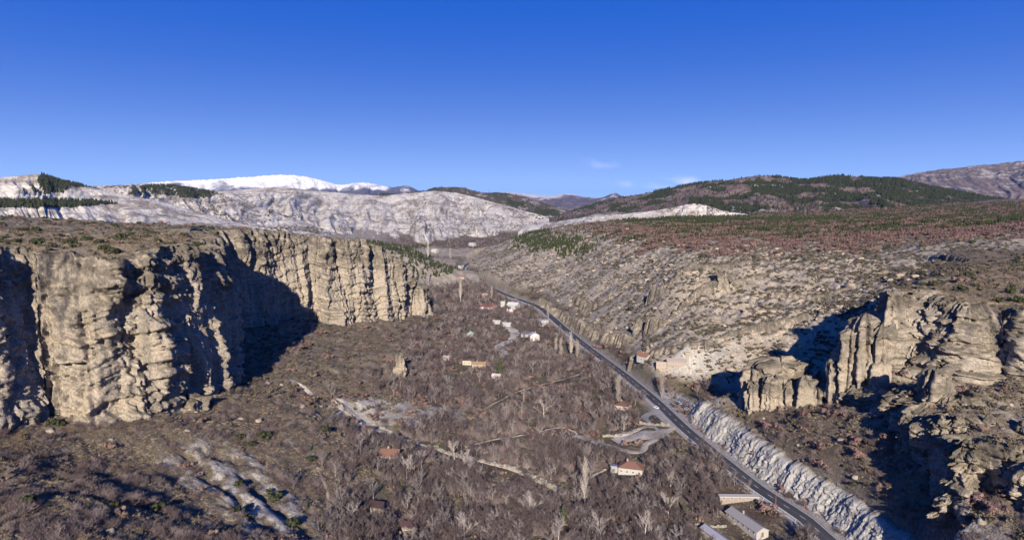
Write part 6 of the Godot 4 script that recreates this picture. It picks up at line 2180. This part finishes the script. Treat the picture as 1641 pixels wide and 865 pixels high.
func special_trees() -> void:
	var bark := tinted("pale bark")
	var leafy := tinted("needles")
	var tall := poplar(80, 26.0, Color(0.40, 0.365, 0.325))
	var slim := poplar(81, 20.0, Color(0.30, 0.265, 0.24))
	var list := [
		["tall whitish bare poplar standing alone left of the white house", Vector3(36.1, 0.2, -330.1), 1.0, tall],
		["slender bare poplar in front of the road near the cottage", Vector3(77.6, 1.5, -492.1), 1.15, slim],
		["bare poplar first of the group at the road below the white house by the road", Vector3(43.1, 2.9, -666.1), 0.95, slim],
		["bare poplar second of the group at the road", Vector3(46.8, 2.8, -650.2), 1.1, slim],
		["bare poplar third of the group at the road, leaning on the dark trunk line", Vector3(56.8, 2.8, -655.4), 1.0, tall],
		["bare poplar last of the group at the road", Vector3(61.6, 2.7, -642.5), 1.0, slim],
		["thin bare poplar beside the tall white two storey house", Vector3(43.4, 4.2, -827.3), 1.0, slim],
		["slim bare poplar right of the road under the sheds", Vector3(112.1, 1.6, -504.5), 1.0, slim],
		["pale bare poplar in the wood below the far bend", Vector3(-74.4, 5.5, -991.0), 1.25, tall],
		["pair of pale poplar stems at the end of the left cliff", Vector3(-167.7, 8.6, -1375.9), 1.5, tall],
		["bare poplar beside the far valley wood", Vector3(-132.6, 9.5, -1485.8), 1.4, slim],
		["bare poplar standing by the road above the hamlet", Vector3(-30.0, 5.7, -1015.3), 1.0, slim],
		["bare white poplar beside the last cliff buttress", Vector3(-128.8, 6.1, -1060.7), 1.1, slim],
	]
	var done: Array = []
	for e in list:
		var p := on_ground(e[1].x, e[1].z, -0.2)
		keep_clear.append([Vector2(p.x, p.z), 1.5])
		var src: Node3D = null
		for q in done:
			if q[0] == e[3]:
				src = q[1]
		if src == null:
			var o := thing("poplar_tree", e[0], "tree", p, rng.randf() * TAU, "bare poplars")
			obj("trunk", e[3][0].mesh(), bark, o)
			obj("crown", e[3][1].mesh(), bark, o)
			o.scale = Vector3.ONE * e[2]
			done.append([e[3], o])
		else:
			dup(src, p, rng.randf() * TAU, e[2], e[0], "bare poplars")
	# big spreading bare trees
	var big := bare_tree(90, 14.0, 6.5, Color(0.45, 0.41, 0.38), Color(0.37, 0.335, 0.315), 12)
	var first: Node3D = null
	for e in [["big spreading pale bare tree beside the narrow light path", Vector3(22.1, 1.3, -462.4), 1.0], ["big bare tree with a forked trunk at the stream wall, rightmost of three", Vector3(-26.9, 0.6, -372.4), 0.9], ["big bare tree at the stream wall, middle of three", Vector3(-33.5, 0.7, -388.0), 0.95], ["big pale bare tree standing over the dark wood left of the poplar", Vector3(8.8, 0.1, -316.7), 0.95], ["big grey bare tree in the dark wood above the ruined hut", Vector3(-55.7, 0.4, -353.2), 1.0],
		["broad bare tree in front of the sheds", Vector3(74.3, 0.1, -314.1), 1.0], ["bare tree with a pale crown at the bottom edge of the wood", Vector3(59.0, -0.1, -291.6), 1.1], ["bare tree with pinkish crown between the poplar and the sheds", Vector3(81.5, 0.3, -341.6), 0.8], ["big bare tree left of the gravel track", Vector3(72.6, 1.1, -435.9), 0.8], ["bare tree with crooked limbs below the stream wall", Vector3(39.0, -0.0, -296.1), 0.9], ["large bare tree in the bottom wood right of the ruined hut", Vector3(-20.8, -0.1, -291.6), 1.0]]:
		var p := on_ground(e[1].x, e[1].z, -0.2)
		if first == null:
			first = thing("spreading_tree", e[0], "tree", p, 0.4, "big bare trees in the valley")
			obj("trunk", big[0].mesh(), bark, first)
			obj("crown", big[1].mesh(), bark, first)
		else:
			dup(first, p, rng.randf() * TAU, e[2], e[0], "big bare trees in the valley")
	# evergreens
	var fir := conifer(95, 11.0, 2.9, Color(0.048, 0.063, 0.03), 15)
	var firs: Node3D = null
	for e in [["green pine among the bare trees right of the stream wall end", Vector3(24.0, 0.1, -309.1), 0.9], ["dark green conifer beside the white hut", Vector3(-10.4, 2.2, -580.6), 1.25], ["green conifer near the grey white house", Vector3(44.3, 3.3, -706.4), 1.2], ["olive green conifer beside the tall white house", Vector3(24.0, 4.3, -835.7), 1.4], ["small green cypress on the edge of the gully", Vector3(-128.2, 19.0, -441.2), 0.42],
		["low green fir on the spur beside the chalk gully", Vector3(-105.2, 18.0, -321.3), 0.4], ["rounded green fir above the chalk gully", Vector3(-106.8, 18.0, -354.6), 0.32], ["yellow green fir low on the spur", Vector3(-91.8, 17.0, -297.0), 0.3], ["green fir behind the big white building of the hamlet", Vector3(-7.2, 5.0, -929.8), 1.3], ["small green fir in the meadow below the light path", Vector3(27.0, 1.0, -424.3), 0.4], ["green fir in the wood right of the pine", Vector3(83.0, 0.2, -320.6), 0.45]]:
		var p := on_ground(e[1].x, e[1].z, -0.15)
		keep_clear.append([Vector2(p.x, p.z), 1.0])
		if firs == null:
			firs = thing("conifer_tree", e[0], "conifer", p, 0.0, "evergreens in the valley")
			obj("trunk", fir[0].mesh(), bark, firs)
			obj("crown", fir[1].mesh(), leafy, firs)
			firs.scale = Vector3.ONE * e[2]
		else:
			dup(firs, p, rng.randf() * TAU, e[2], e[0], "evergreens in the valley")
